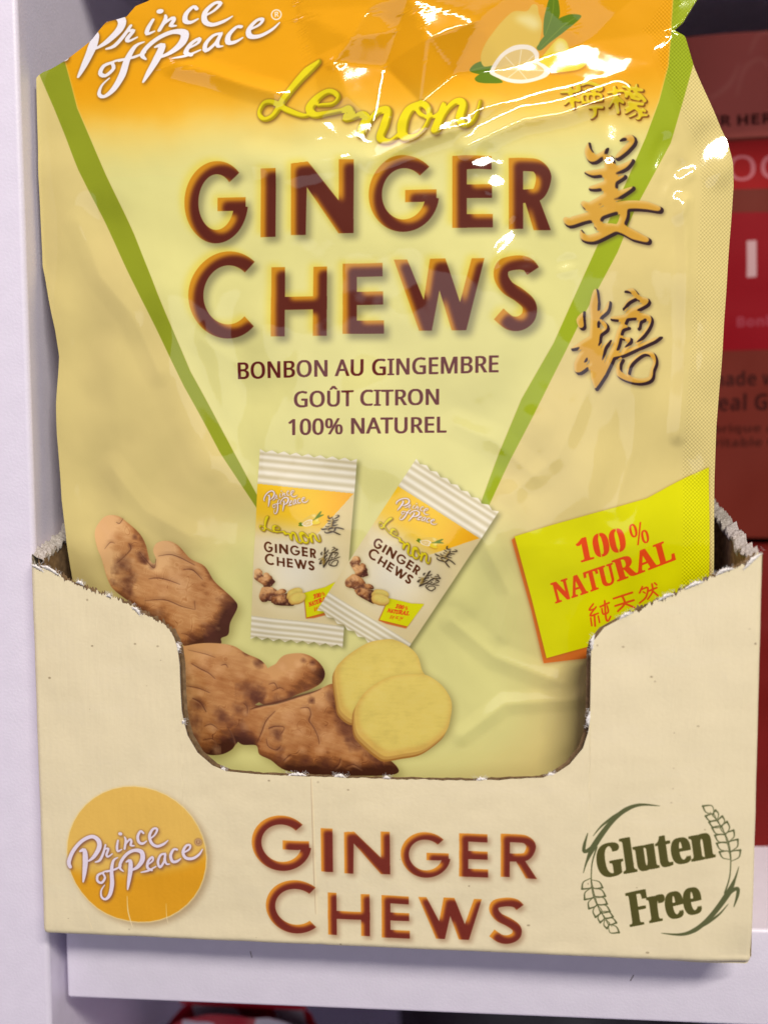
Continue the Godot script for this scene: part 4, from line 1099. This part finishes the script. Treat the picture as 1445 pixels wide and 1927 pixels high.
func build_bag() -> void:
	for f in FOLDS:
		var path := PackedVector2Array()
		var box := Rect2(f[0][0], f[0][1], 0, 0)
		for i in range(0, f[0].size(), 2):
			path.append(Vector2(f[0][i], f[0][i + 1]))
			box = box.expand(path[-1])
		fold_paths.append([path, box.grow(f[2] * 8.0 + 2.0), f[1] * 0.001, f[2] * 8.0, f[3]])
	for i in range(0, PINCH.size(), 2):
		pinch_points.append(Vector2(PINCH[i], PINCH[i + 1]))
	pinch_triangles = Geometry2D.triangulate_delaunay(pinch_points)
	pinch_box = Rect2(pinch_points[0], Vector2.ZERO)
	for q in pinch_points:
		pinch_box = pinch_box.expand(q)
	var c := bag_print()
	var film := plain(Color(1, 1, 1), 0.45, 0.12)
	film.albedo_texture = c.texture()
	film.texture_repeat = false
	film.clearcoat_enabled = true
	film.clearcoat = 0.8
	film.clearcoat_roughness = 0.055
	film.heightmap_enabled = true
	film.heightmap_texture = seal_relief()
	film.heightmap_scale = 0.012
	var embossed: StandardMaterial3D = film.duplicate()
	embossed.heightmap_scale = 0.017
	var bag := thing("pouch_bag", "glossy cream and orange pouch of lemon ginger chews standing in the torn carton", "candy bag")
	var seal := 0.0085
	var rows := 380
	var cols := 280
	var front := []
	var front_uv := []
	var strip := []
	var strip_uv := []
	var back := []
	for r in rows + 1:
		var k := float(r) / rows
		var y := lerpf(0.245, 0.03, k / 0.96) if k < 0.96 else lerpf(0.03, 0.003, (k - 0.96) / 0.04)
		var x0 := maxf(edge_at(LEFT_EDGE, y), -0.0806)
		var x2 := edge_at(RIGHT_EDGE, y)
		var x1 := x2 - seal * smoothstep(0.209, 0.20, y) - 0.0004
		var line := PackedVector3Array()
		var line_uv := PackedVector2Array()
		var line_back := PackedVector3Array()
		for i in cols + 1:
			var x := lerpf(x0, x1, float(i) / cols)
			var p := Vector2((x + 0.085) * 8000.0, (0.235 - y) * 8000.0)
			var z := film_height(x, y, p)
			line.append(Vector3(x, y, z))
			line_uv.append(Vector2(p.x / 1360.0, p.y / 1600.0))
			if i % 4 == 0:
				var e := clampf((x - x0) / (x2 - x0), 0.0, 1.0) * 2.0 - 1.0
				var low := smoothstep(0.003, 0.02, y) * smoothstep(0.215, 0.17, y)
				line_back.append(Vector3(x, y, z - 0.0006 - 0.020 * (1.0 - e * e) * low))
		front.append(line)
		front_uv.append(line_uv)
		var s := PackedVector3Array()
		var s_uv := PackedVector2Array()
		for i in 15:
			var x := lerpf(x1, x2, i / 14.0)
			var p := Vector2((x + 0.085) * 8000.0, (0.235 - y) * 8000.0)
			var z := film_height(x, y, p)
			s.append(Vector3(x, y, z + 0.0002 * sin(i / 14.0 * PI)))
			s_uv.append(Vector2(p.x / 1360.0, p.y / 1600.0))
		strip.append(s)
		strip_uv.append(s_uv)
		line_back.append(s[14] + Vector3(0, 0, -0.0006))
		back.append(line_back)
	part("front_film", sheet(front, front_uv), film, bag)
	part("side_seal", sheet(strip, strip_uv), embossed, bag)
	part("back_film", sheet(back, [], true), plain(Color(0.80, 0.74, 0.56), 0.35), bag)


# the cross-hatched relief that the sealing jaws press into the edge of the film
func seal_relief() -> ImageTexture:
	var w := 1360
	var h := 1600
	var b := PackedByteArray()
	b.resize(w * h)
	for y in h:
		for x in w:
			b[y * w + x] = int(128.0 + 9.0 * fine.get_noise_2d(x * 2.4, y * 2.4))
		var x2 := (edge_at(RIGHT_EDGE, bag_y(y)) + 0.085) * 8000.0
		for x in range(int(x2) - 66, mini(w, int(x2) + 2)):
			var depth := smoothstep(x2 - 66.0, x2 - 56.0, x)
			var v := sin(x * TAU / 7.0) * sin(y * TAU / 7.0)
			b[y * w + x] = clampi(int(128 + 100.0 * v * depth), 0, 255)
	return ImageTexture.create_from_image(Image.create_from_data(w, h, false, Image.FORMAT_L8, b))


# ---------------------------------------------------------------- the carton

const CARTON_TOP := [11.6, 54.3, 15.1, 67.9, 31.8, 78.4, 49.8, 80.3, 64.4, 90.9, 86.1, 100.4, 112.7, 111.9, 140.2, 122.3, 171.7, 131.7, 196.2, 142.1, 225.2, 162.2, 249.6, 171.6, 269, 185.9, 278.4, 202.3, 283.9, 219.7, 287.2, 248.8, 287.6, 297.6, 289.2, 333.8, 292.7, 355.4, 299.1, 379.8, 317.2, 410.9, 344.3, 433.9, 369.7, 444.1, 421.6, 447.6, 484.9, 448.8, 576.6, 449.2, 653.1, 450, 823.9, 448.1, 935.3, 440.2, 954.6, 433.9, 981, 415.1, 1003.6, 386, 1012.4, 357.4, 1014.9, 335.6, 1015.3, 296, 1015.7, 215.5, 1019.6, 196.8, 1037.3, 173.3, 1069.4, 154.4, 1113.7, 131.8, 1157.8, 113, 1201.5, 91.6, 1244.9, 70.4, 1279.5, 57.5, 1291.3, 43.9, 1298.2, 42]
const TUFTS := [26.9, 75.6, 50.8, 79.3, 106, 103.2, 159, 126, 209.7, 152.6, 284.9, 218.7, 290.7, 355.4, 363.9, 442.3, 499.4, 447.4, 576.6, 448.2, 660.7, 448.8, 827.6, 447, 949.1, 436, 1013.9, 333.7, 1017.8, 200.6, 1072.9, 151.6, 1140.1, 117.8, 1186.6, 97.2, 1236.2, 73.2, 1281.2, 55.7]


func carton_top(x: float) -> float:
	var cx := (x + 0.082) * 8000.0
	var n := CARTON_TOP.size() / 2
	for i in n - 1:
		if cx >= CARTON_TOP[i * 2] and cx < CARTON_TOP[i * 2 + 2]:
			return 0.095 - lerpf(CARTON_TOP[i * 2 + 1], CARTON_TOP[i * 2 + 3], (cx - CARTON_TOP[i * 2]) / (CARTON_TOP[i * 2 + 2] - CARTON_TOP[i * 2])) / 8000.0
	return 0.095 - CARTON_TOP[1 if cx < 100 else n * 2 - 1] / 8000.0


func torn_top(x: float, seed_offset: float) -> float:
	var y := carton_top(x)
	var torn := smoothstep(-0.046, -0.050, x) + smoothstep(0.051, 0.055, x) + 0.25 * smoothstep(-0.034, -0.030, x) * smoothstep(0.04, 0.036, x)
	return y + torn * (fine.get_noise_2d(x * 16000.0, seed_offset) * 0.0009 + noise.get_noise_2d(x * 30000.0, seed_offset + 50.0) * 0.0007)


# the outer face: flat with a slight bow, rolled over at the left, right and bottom folds
func carton_face(x: float, y: float) -> float:
	var r := 0.0014
	var z := 0.0
	var dx := maxf(0.0, absf(x) - (0.0806 - r))
	z -= r - sqrt(maxf(r * r - dx * dx, 0.0))
	var dy := clampf(r - y - 0.0012, 0.0, r)
	z -= r - sqrt(maxf(r * r - dy * dy, 0.0))
	var bow := (1.0 - (x / 0.08) ** 2)
	z += 0.0006 * bow * smoothstep(0.0, 0.03, y) * smoothstep(0.10, 0.03, y)
	# crushed line down the middle left and dents along the foot
	z -= 0.00022 * exp(-((x + 0.0147 - y * 0.02) / 0.0007) ** 2) * smoothstep(0.05, 0.01, y)
	z += noise.get_noise_2d(x * 3000.0, y * 3000.0) * 0.00022
	z -= 0.0009 * exp(-Vector2((x - 0.079) / 0.006, (y - 0.001) / 0.004).length_squared())
	return z


func build_carton() -> void:
	var box := thing("display_carton", "cream cardboard display carton torn open along its perforated front", "display box")
	var xs: Array[float] = []
	for i in 161:
		xs.append(-0.0806 + i * 0.0010075)
	for i in range(0, CARTON_TOP.size(), 2):
		xs.append(clampf(CARTON_TOP[i] / 8000.0 - 0.082, -0.0806, 0.0806))
	for i in 24:
		for s in [-1.0, 1.0]:
			xs.append(s * (0.0806 - 0.0024 * (i / 24.0)))
	for i in 200:
		xs.append(-0.0806 + 0.0346 * i / 200.0)
		xs.append(0.049 + 0.0316 * i / 200.0)
	xs.sort()
	var clean: Array[float] = []
	for x in xs:
		if clean.is_empty() or x - clean[-1] > 0.00004:
			clean.append(x)
	var face := []
	var face_uv := []
	var ys := [0.0, 0.0003, 0.0006, 0.001, 0.0014, 0.0018, 0.0022]
	for r in 40:
		var row := PackedVector3Array()
		var row_uv := PackedVector2Array()
		for x in clean:
			var top := torn_top(x, 0.0)
			var y: float = ys[r] - 0.0012 - 0.0006 * smoothstep(0.045, 0.08, x) * (1.0 - r / 6.0) if r < 7 else lerpf(0.0010, top, (r - 6) / 33.0)
			row.append(Vector3(x, y, carton_face(x, y)))
			row_uv.append(Vector2((x + 0.082) * 8000.0 / 1312.0, (0.095 - y) * 8000.0 / 780.0))
		face.append(row)
		face_uv.append(row_uv)
	face.reverse()
	face_uv.reverse()
	var board := plain(Color(1, 1, 1), 0.48, 0.45)
	board.albedo_texture = carton_print().texture()
	board.texture_repeat = false
	board.heightmap_enabled = true
	board.heightmap_texture = board_relief()
	board.heightmap_scale = 0.006
	var front := part("front_panel", sheet(face, face_uv), board, box)
	# the torn edge: white outer ply, fluting, brown inner ply
	var rim := []
	for k in 3:
		var row := PackedVector3Array()
		for x in clean:
			var y := torn_top(x, 0.0)
			row.append(Vector3(x, y - 0.0001 * k, carton_face(x, y) - 0.00022 * k))
		rim.append(row)
	part("torn_edge", sheet(rim, []), materials.tear, front)
	var wave := []
	var travelled := 0.0
	var last := Vector2(clean[0], torn_top(clean[0], 0.0))
	var edge_points := []
	for x in clean:
		var q := Vector2(x, torn_top(x, 9.0) - 0.0005)
		travelled += q.distance_to(last)
		last = q
		edge_points.append([q, travelled])
	var dense := []
	for i in edge_points.size() - 1:
		var n := maxi(1, ceili((edge_points[i + 1][1] - edge_points[i][1]) / 0.0002))
		for s in n:
			dense.append([(edge_points[i][0] as Vector2).lerp(edge_points[i + 1][0], float(s) / n), lerpf(edge_points[i][1], edge_points[i + 1][1], float(s) / n)])
	for k in 2:
		var row := PackedVector3Array()
		for d in dense:
			row.append(Vector3(d[0].x, d[0].y - 0.004 * k, -0.00105 + 0.0005 * sin(d[1] * TAU / 0.0016)))
		wave.append(row)
	part("fluting", sheet(wave, []), materials.kraft, front)
	var inner := []
	for k in 2:
		var row := PackedVector3Array()
		for x in clean:
			row.append(Vector3(x * 0.985, lerpf(torn_top(x, 31.0) - 0.0004, 0.001, k), -0.0018))
		inner.append(row)
	part("inner_ply", sheet(inner, []), materials.kraft, front)
	for i in range(0, TUFTS.size(), 2):
		tuft(Vector3(TUFTS[i] / 8000.0 - 0.082, 0.095 - TUFTS[i + 1] / 8000.0, -0.0004), front)
	# side walls, back and bottom
	for s: float in [-1.0, 1.0]:
		var profile := [[0.0, 0.0880], [-0.0035, 0.0895], [-0.0085, 0.0908], [-0.0125, 0.0920], [-0.019, 0.0945], [-0.030, 0.0975], [-0.05, 0.105], [-0.12, 0.108]]
		var outer := []
		var inside := []
		var rim_side := []
		for k in 9:
			var ro := PackedVector3Array()
			var ri := PackedVector3Array()
			for i in 241:
				var z := -0.0014 - 0.1186 * pow(i / 240.0, 1.7)
				var top := 0.0
				for j in profile.size() - 1:
					if z <= profile[j][0] and z >= profile[j + 1][0]:
						top = lerpf(profile[j][1], profile[j + 1][1], (profile[j][0] - z) / (profile[j][0] - profile[j + 1][0]))
				top += fine.get_noise_2d(z * 5000.0, s * 70.0) * 0.0012 + noise.get_noise_2d(z * 12000.0, s * 90.0) * 0.0013
				var y := lerpf(top, 0.0, k / 8.0)
				ro.append(Vector3(s * 0.0806, y, z))
				ri.append(Vector3(s * 0.0783, y - (0.0012 if k == 0 else 0.0), z))
			outer.append(ro)
			inside.append(ri)
		var middle := PackedVector3Array()
		for i in 241:
			var q: Vector3 = (outer[0][i] + inside[0][i]) / 2.0
			middle.append(q + Vector3(0, fine.get_noise_2d(outer[0][i].z * 5000.0, 5.0) * 0.0009, 0))
		rim_side = [outer[0], middle, inside[0]]
		var fuzzy := []
		for k in 4:
			var row := PackedVector3Array()
			for i in 241:
				var q: Vector3 = inside[0][i]
				var drop := (0.0005 + 0.0026 * absf(noise.get_noise_2d(inside[0][i].z * 9000.0, s * 20.0))) * k / 3.0
				row.append(q + Vector3(-s * 0.0004 * sin(k / 3.0 * PI) * (0.6 + 1.4 * fine.get_noise_2d(inside[0][i].z * 5000.0, k * 9.0)), -drop, 0))
			fuzzy.append(row)
		var wall := part("side_panel", sheet(outer, [], s > 0), materials.cream, box)
		part("inner_ply", sheet(inside, [], s < 0), materials.kraft, wall)
		part("torn_edge", sheet(rim_side, [], s < 0), materials.tear, wall)
		part("torn_ply", sheet(fuzzy, [], s < 0), materials.tear, wall)
	var slab := part("back_panel", rounded_box(Vector3(0.156, 0.105, 0.002), 0.0005, 1), materials.kraft, box)
	slab.position = Vector3(0, 0.054, -0.121)
	var base := part("bottom_panel", rounded_box(Vector3(0.1565, 0.0016, 0.116), 0.0005, 1), materials.kraft, box)
	base.position = Vector3(0, 0.0010, -0.061)


# a scrap of torn white ply lying along the edge, with loose fibres
func tuft(at: Vector3, parent: Node3D) -> void:
	var along := Vector2(0.0016, torn_top(clampf(at.x + 0.0008, -0.079, 0.079), 0.0) - torn_top(clampf(at.x - 0.0008, -0.079, 0.079), 0.0)).normalized()
	var up := Vector2(-along.y, along.x)
	var st := SurfaceTool.new()
	st.begin(Mesh.PRIMITIVE_TRIANGLES)
	var half := rng.randf_range(0.0006, 0.0028)
	var salt := rng.randf() * 900.0
	var grid := []
	for k in 5:
		var row := []
		for i in 17:
			var t := i / 8.0 - 1.0
			var tall := (1.0 - t * t) * (0.0007 + 0.0008 * absf(fine.get_noise_2d(i * 3.0, salt)))
			var q := along * t * half + up * (tall * (k / 4.0) - 0.00035)
			row.append(Vector3(q.x, q.y, 0.00045 + 0.0004 * sin(k / 4.0 * 2.6) * (1.0 - t * t) + fine.get_noise_2d(i * 5.0, salt + k * 7.0) * 0.0003))
		grid.append(row)
	for k in 4:
		for i in 16:
			for v in [grid[k][i], grid[k + 1][i], grid[k][i + 1], grid[k][i + 1], grid[k + 1][i], grid[k + 1][i + 1]]:
				st.add_vertex(v)
	for i in 34:
		var t := rng.randf_range(-1.2, 1.2)
		var b := along * t * half + up * rng.randf_range(-0.0002, 0.0005)
		var o := Vector3(b.x, b.y, rng.randf_range(0.0003, 0.0008))
		var f := up.rotated(rng.randf_range(-0.9, 0.9)) * rng.randf_range(0.0003, 0.0010)
		var d := Vector3(f.x, f.y, rng.randf_range(0.0, 0.0004))
		var side := Vector3(d.y, -d.x, 0).normalized() * 0.000035
		var bend := Vector3(rng.randf_range(-0.0003, 0.0003), 0, 0)
		for v in [o - side, o + side, o + d * 0.6 + bend, o + d * 0.6 + bend - side, o + d * 0.6 + bend + side, o + d]:
			st.add_vertex(v)
	st.generate_normals()
	var p := part("torn_paper", st.commit(), materials.fibre, parent)
	p.position = at


func carton_print() -> Canvas:
	var c := Canvas.new(1312, 780, rgb(231, 217, 184))
	for y in c.h:
		for x in c.w:
			var g := noise.get_noise_2d(x * 0.25, y * 1.2) * 0.03 + swell.get_noise_2d(x * 0.1, y * 0.35) * 0.02 + fine.get_noise_2d(x, y * 0.6) * 0.012
			c.mix(x, y, Color(1, 1, 1) if g > 0 else rgb(120, 96, 66), absf(g))
	# specks and scuffs
	var r := RandomNumberGenerator.new()
	r.seed = 3
	for i in 70:
		var q := Vector2(r.randf() * 1312, r.randf() * 780)
		var s := r.randf_range(0.6, 2.0)
		c.lay(fill([disc(q, Vector2(s * r.randf_range(0.8, 2.0), s))]), rgb(120, 100, 74), r.randf_range(0.2, 0.7))
	# the round badge
	var o: Array = [197.4, 607.3]
	var q := Vector2(o[0], o[1])
	var badge := fill([disc(q, Vector2(133.5, 131))], 24)
	c.lay(badge.copy().blur(6).moved(7, 6), rgb(150, 120, 84), 0.6)
	c.lay(badge.copy().blur(1), rgb(240, 214, 150), 1.0)
	badge = fill([disc(q, Vector2(131.5, 129))], 24)
	c.lay(badge, rgb(229, 186, 92))
	var low := fill([blob([33.6, 639.6, 109.8, 649.4, 194.3, 643, 278.2, 626.2, 357.1, 606.6, 358.1, 774.3, 189.5, 824.7, 20, 789.7])], 20).blur(9)
	for y in range(badge.y0, badge.y0 + badge.h):
		for x in range(badge.x0, badge.x0 + badge.w):
			if y < c.h:
				c.mix(x, y, rgb(224, 158, 26), badge.at(x, y) * low.at(x, y) * 0.95)
	script_logo(c, Transform2D(), 1.25, rgb(112, 66, 62), 0.85, rgb(230, 218, 240))
	o = [315.2, 578.5]
	c.lay(fill([disc(Vector2(o[0], o[1]), Vector2(7.5, 7.5))], 5).blur(1), rgb(150, 104, 80), 0.8)
	registered_mark(c, Vector2(o[0], o[1]), 6.0, rgb(206, 170, 130))
	# cracks where the coating has split
	for n in [[177.6, 687.3, 0.9, 177.9, 713.8, 2.3, 181.5, 732, 2.3, 186.1, 748.2, 0.9], [251.1, 698.5, 0.7, 251.5, 722.9, 1.3, 254.2, 737.1, 0.7], [526.4, 454.5, 1.1, 528.7, 518.3, 1.9, 530.4, 627.2, 1.5, 532.5, 707, 0.9], [99.1, 725.3, 0.6, 109.5, 753.6, 1.3]]:
		c.lay(fill([stroke(n)]), rgb(246, 226, 184), 0.75)
	c.lay(fill([stroke([524.5, 452.6, 0.9, 526.1, 528.2, 1.9, 527.5, 627.3, 1.9, 529.5, 707.1, 0.9])]), rgb(176, 142, 110), 0.5)
	bevel_letters(c, ginger_chews(letter_boxes(CARTON_BOXES)), rgb(116, 40, 28), rgb(226, 146, 44), rgb(238, 196, 90), 0.0, rgb(150, 112, 84), 0.6, 0.55)
	# the wheat badge
	var green := rgb(82, 78, 32)
	c.lay(fill(type_line("Gluten", [1033.5, 620.5, 1231.5, 574.4, 1024.6, 561.4], "Droid Serif", 700, 9.0)), green)
	c.lay(fill(type_line("Free", [1090, 707.1, 1213.7, 674.8, 1080.6, 645.7], "Droid Serif", 700, 9.0)), green)
	wheat(c, Transform2D())
	var mid: Array = [1139.5, 600.7]
	wheat(c, Transform2D(PI, Vector2(mid[0], mid[1]) * 2.0))
	return c


func wheat(c: Canvas, t: Transform2D) -> void:
	var green := rgb(92, 96, 60)
	for n in [[1006.8, 610.8, 0.8, 1012.7, 589.2, 3.7, 1023.4, 563.2, 10.4, 1041.3, 533.8, 9.1, 1059.3, 510.9, 7.5, 1079.2, 493.4, 7.9, 1103.2, 484.6, 5, 1136.5, 485.7, 0.6], [1022.8, 542.9, 0.8, 1037.2, 524.4, 3.3, 1057.2, 507.8, 5.4, 1075.2, 495.2, 2.9], [1013.4, 537.9, 1.2, 1007.9, 559.4, 5.4, 1008, 571.8, 6.2, 1019.4, 565.4, 7, 1029.4, 552.3, 5], [1020.5, 627.4, 1.7, 1021.7, 593.1, 2.1, 1029.5, 562.9, 2.9], [1020.5, 627.4, 1.7, 1025.5, 655.2, 1.4, 1039.1, 682.6, 1.2, 1057.8, 707.7, 0.8]]:
		c.lay(fill([stroke(n, t)]), green)
	var leaves: Array = [1020, 620, 1004.9, 640.5, 1022.3, 637, 1009.8, 659.7, 1026.5, 654.1, 1017.4, 676.2, 1030.8, 667.4, 1029, 691.2, 1037.1, 682.3, 1037.3, 700.8, 1045, 695.3, 1048.9, 711.1, 1021.1, 623.1, 1040.2, 636.5, 1023.9, 638, 1045.3, 651.8, 1028.2, 652.5, 1048.7, 666.1, 1032.8, 667.4, 1053.8, 679.8, 1039.5, 680, 1059.2, 689.5, 1046.2, 691.8, 1065.5, 700.4, 1051.3, 703.6, 1070.2, 717.9]
	for i in range(0, leaves.size(), 4):
		var a := Vector2(leaves[i], leaves[i + 1])
		var b := Vector2(leaves[i + 2], leaves[i + 3])
		var side := (b - a).orthogonal() * (0.42 if i < 24 else -0.42)
		var m1 := a.lerp(b, 0.5) + side
		var m2 := a.lerp(b, 0.55) - side * 0.55
		c.lay(fill([stroke([a.x, a.y, 1.0, m1.x, m1.y, 1.6, b.x, b.y, 3.2], t), stroke([a.x, a.y, 1.0, m2.x, m2.y, 1.8, b.x, b.y, 3.2], t)]), green)


# faint ribs of the fluting pressing through the coated face, and paper grain
func board_relief() -> ImageTexture:
	var w := 656
	var h := 390
	var b := PackedByteArray()
	b.resize(w * h)
	for y in h:
		for x in w:
			var v := 128.0 + 60.0 * fine.get_noise_2d(x * 2.0, y * 3.0) + 16.0 * sin(x * TAU / 6.4) + 40.0 * noise.get_noise_2d(x * 0.6, y * 2.0)
			b[y * w + x] = clampi(int(v), 0, 255)
	return ImageTexture.create_from_image(Image.create_from_data(w, h, false, Image.FORMAT_L8, b))


# ---------------------------------------------------------------- shelf and neighbours

func build_shelf() -> void:
	var shelf := thing("shelf", "white painted shop shelf with upright beside the carton", "shelf", Vector3.ZERO, "structure")
	shelf.rotation_degrees.y = 0.8
	var upright := part("upright", rounded_box(Vector3(0.100, 0.60, 0.35), 0.0012), materials.paint, shelf)
	upright.position = Vector3(-0.1317, 0.10, -0.181)
	var boards := [["board", -0.0118, 0.0236], ["board", 0.2660, 0.02], ["board", -0.24, 0.02]]  # the upper one is added, set low to shade the gap above the packs
	for b in boards:
		var o := part(b[0], rounded_box(Vector3(0.66, b[2], 0.335), 0.0009), materials.paint, shelf)
		o.position = Vector3(0.250, b[1], -0.1790)
	for q in [Vector3(-0.0335, -0.0105, 0.25), Vector3(0.0575, -0.0128, -0.5), Vector3(-0.062, -0.0062, 0.1)]:
		var mark := part("scuff_mark", rounded_box(Vector3(0.0003, 0.0016, 0.0002), 0.00005, 1), plain(Color(0.66, 0.63, 0.68), 0.8), shelf)
		mark.position = Vector3(q.x, q.y, -0.01146)
		mark.rotation.z = q.z
	var back := part("back_panel", rounded_box(Vector3(0.70, 0.72, 0.01), 0.001), materials.back, shelf)
	back.position = Vector3(0.23, 0.08, -0.352)


func pack_print() -> Canvas:
	var c := Canvas.new(900, 1400, rgb(106, 38, 30))
	c.lay(fill([poly([-264.6, -20.2, 553.7, 20.7, 564.8, 275.7, 77.5, 273.9, -262.6, 271.4])]), rgb(204, 104, 92))
	c.lay(fill([poly([-262.5, 279, 77.6, 279.5, 565, 280.2, 569, 372.9, -262, 358.9])]), rgb(150, 10, 18))
	c.lay(fill([poly([-261.7, 398.1, 571, 416.8, 581.3, 652.8, -259.9, 648.9])]), rgb(132, 6, 22))
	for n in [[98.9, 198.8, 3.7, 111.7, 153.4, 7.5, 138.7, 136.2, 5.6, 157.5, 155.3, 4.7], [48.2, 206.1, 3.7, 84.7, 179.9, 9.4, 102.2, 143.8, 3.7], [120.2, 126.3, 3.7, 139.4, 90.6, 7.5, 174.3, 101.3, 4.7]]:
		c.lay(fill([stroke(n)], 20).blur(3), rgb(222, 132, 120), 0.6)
	var ink := rgb(48, 12, 10)
	c.lay(fill(type_line("OVER HERBAL", [6.3, 250.9, 220.4, 252.2, 6, 232.3], "Droid Sans", 700)), ink)
	c.lay(fill(type_line("CHOCO", [-16.2, 349.3, 237.8, 349.8, -17, 306.1], "Droid Sans", 400)), rgb(190, 110, 120))
	c.lay(fill([poly([118.9, 456.7, 135.6, 456.2, 137.2, 521.3, 120.4, 521.9])]), rgb(190, 150, 156))
	c.lay(fill(type_line("Bonbons", [103.7, 609.2, 215.7, 608.3, 103.3, 591], "Droid Sans", 700)), rgb(150, 60, 74))
	c.lay(fill(type_line("made with", [58.9, 715.3, 218.6, 713.3, 58.3, 690.2], "Droid Sans", 700)), ink)
	c.lay(fill(type_line("real Ginger", [59.8, 759.9, 257.1, 757.9, 59.2, 730.8], "Droid Sans", 700)), ink)
	c.lay(fill(type_line("fabrique avec", [41.6, 799.7, 221, 798, 41.3, 785.1], "Droid Sans", 700)), rgb(60, 18, 12))
	c.lay(fill(type_line("veritable Ging", [42.1, 826.1, 221.7, 824.2, 41.8, 810.4], "Droid Sans", 700)), rgb(60, 18, 12))
	return c


func build_red_packs() -> void:
	var tops := [[0.2342, 0.0845, "tall dusty rose and red pack with dark lettering behind the bag"], [0.0835, 0.0, "dark red pack under the lettered red pack beside the carton"]]
	var print_tex := pack_print().texture()
	for i in 2:
		var y1: float = tops[i][0]
		var y0: float = tops[i][1]
		var pack := thing("red_pack", tops[i][2], "food pack", Vector3(0.0825, y0, -0.085) if i == 0 else Vector3(0.0845, y0, -0.056))
		var m := plain(Color(0.42, 0.08, 0.07), 0.45, 0.25)
		if i == 0:
			m = plain(Color(1, 1, 1), 0.5, 0.2)
			m.albedo_texture = print_tex
			m.texture_repeat = false
		var rows := []
		var uvs := []
		for r in 25:
			var row := PackedVector3Array()
			var row_uv := PackedVector2Array()
			for k in 25:
				var x := 0.13 * k / 24.0
				var y := lerpf(y1 - y0, 0.0, r / 24.0) + 0.006 * x / 0.13 * (1.0 - r / 24.0)
				var puff := 0.004 * sin(k / 24.0 * PI) * sin(r / 24.0 * PI) + noise.get_noise_2d(k * 12.0, r * 12.0 + i * 500) * 0.0012
				row.append(Vector3(x, y, puff))
				row_uv.append(Vector2(x * 6000.0 / 900.0, (0.250 - y - y0) * 6000.0 / 1400.0))
			rows.append(row)
			uvs.append(row_uv)
		part("front_face", sheet(rows, uvs), m, pack)
		var side := plain(Color(0.42, 0.08, 0.07), 0.4)
		var body := part("body", rounded_box(Vector3(0.128, y1 - y0 - 0.002, 0.09), 0.003, 2), side, pack)
		body.position = Vector3(0.0645, (y1 - y0) / 2.0, -0.0480)


func build_lower_packs() -> void:
	var c := Canvas.new(400, 240, rgb(176, 24, 44))
	for n in [[96, 0, 170, 0, 190, 90, 120, 110], [236, 10, 300, 0, 330, 70, 262, 100], [20, 120, 90, 100, 110, 200, 40, 220], [180, 120, 250, 112, 270, 220, 196, 230], [330, 100, 400, 90, 400, 190, 345, 200]]:
		c.lay(fill([poly(n)]), rgb(206, 196, 206))
	for n in [[40, 10, 6, 60, 40, 10, 66, 90, 4], [290, 130, 5, 310, 180, 10, 330, 210, 5]]:
		c.lay(fill([stroke(n)]), rgb(98, 12, 28))
	var m := plain(Color(1, 1, 1), 0.3)
	m.albedo_texture = c.texture()
	var looks := [["red and white patterned bag under the shelf board next to the upright", Vector3(-0.050, -0.23, -0.064), Vector3(0.050, 0.171, 0.04), m], ["dark violet pack standing under the shelf board behind the patterned bag", Vector3(0.05, -0.23, -0.12), Vector3(0.11, 0.150, 0.06), plain(Color(0.14, 0.10, 0.15), 0.4)]]
	for l in looks:
		var pack := thing("lower_pack", l[0], "food pack", l[1])
		pack.set_meta("group", "packs on the lower shelf")
		var size: Vector3 = l[2]
		var rows := []
		var uvs := []
		for r in 25:
			var row := PackedVector3Array()
			var row_uv := PackedVector2Array()
			var y := size.y * (1.0 - r / 24.0)
			for k in 33:
				var a := TAU * k / 32.0
				var thick := size.z / 2.0 * pow(sin(PI * clampf(r / 24.0, 0.02, 0.98)), 0.4)
				row.append(Vector3(cos(a) * size.x / 2.0, y - 0.010 * pow(absf(cos(a)), 3.0) * (1.0 - r / 24.0), sin(a) * thick) + Vector3(0, 0, noise.get_noise_2d(k * 20.0, r * 20.0) * 0.003))
				row_uv.append(Vector2(k / 16.0, r / 24.0 * 3.2))
			rows.append(row)
			uvs.append(row_uv)
		part("film", sheet(rows, uvs), l[3], pack)
		var cap := part("top_seal", rounded_box(Vector3(size.x * 0.8, 0.006, 0.0016), 0.0006, 1), l[3], pack)
		cap.position = Vector3(0, size.y + 0.0015, 0)
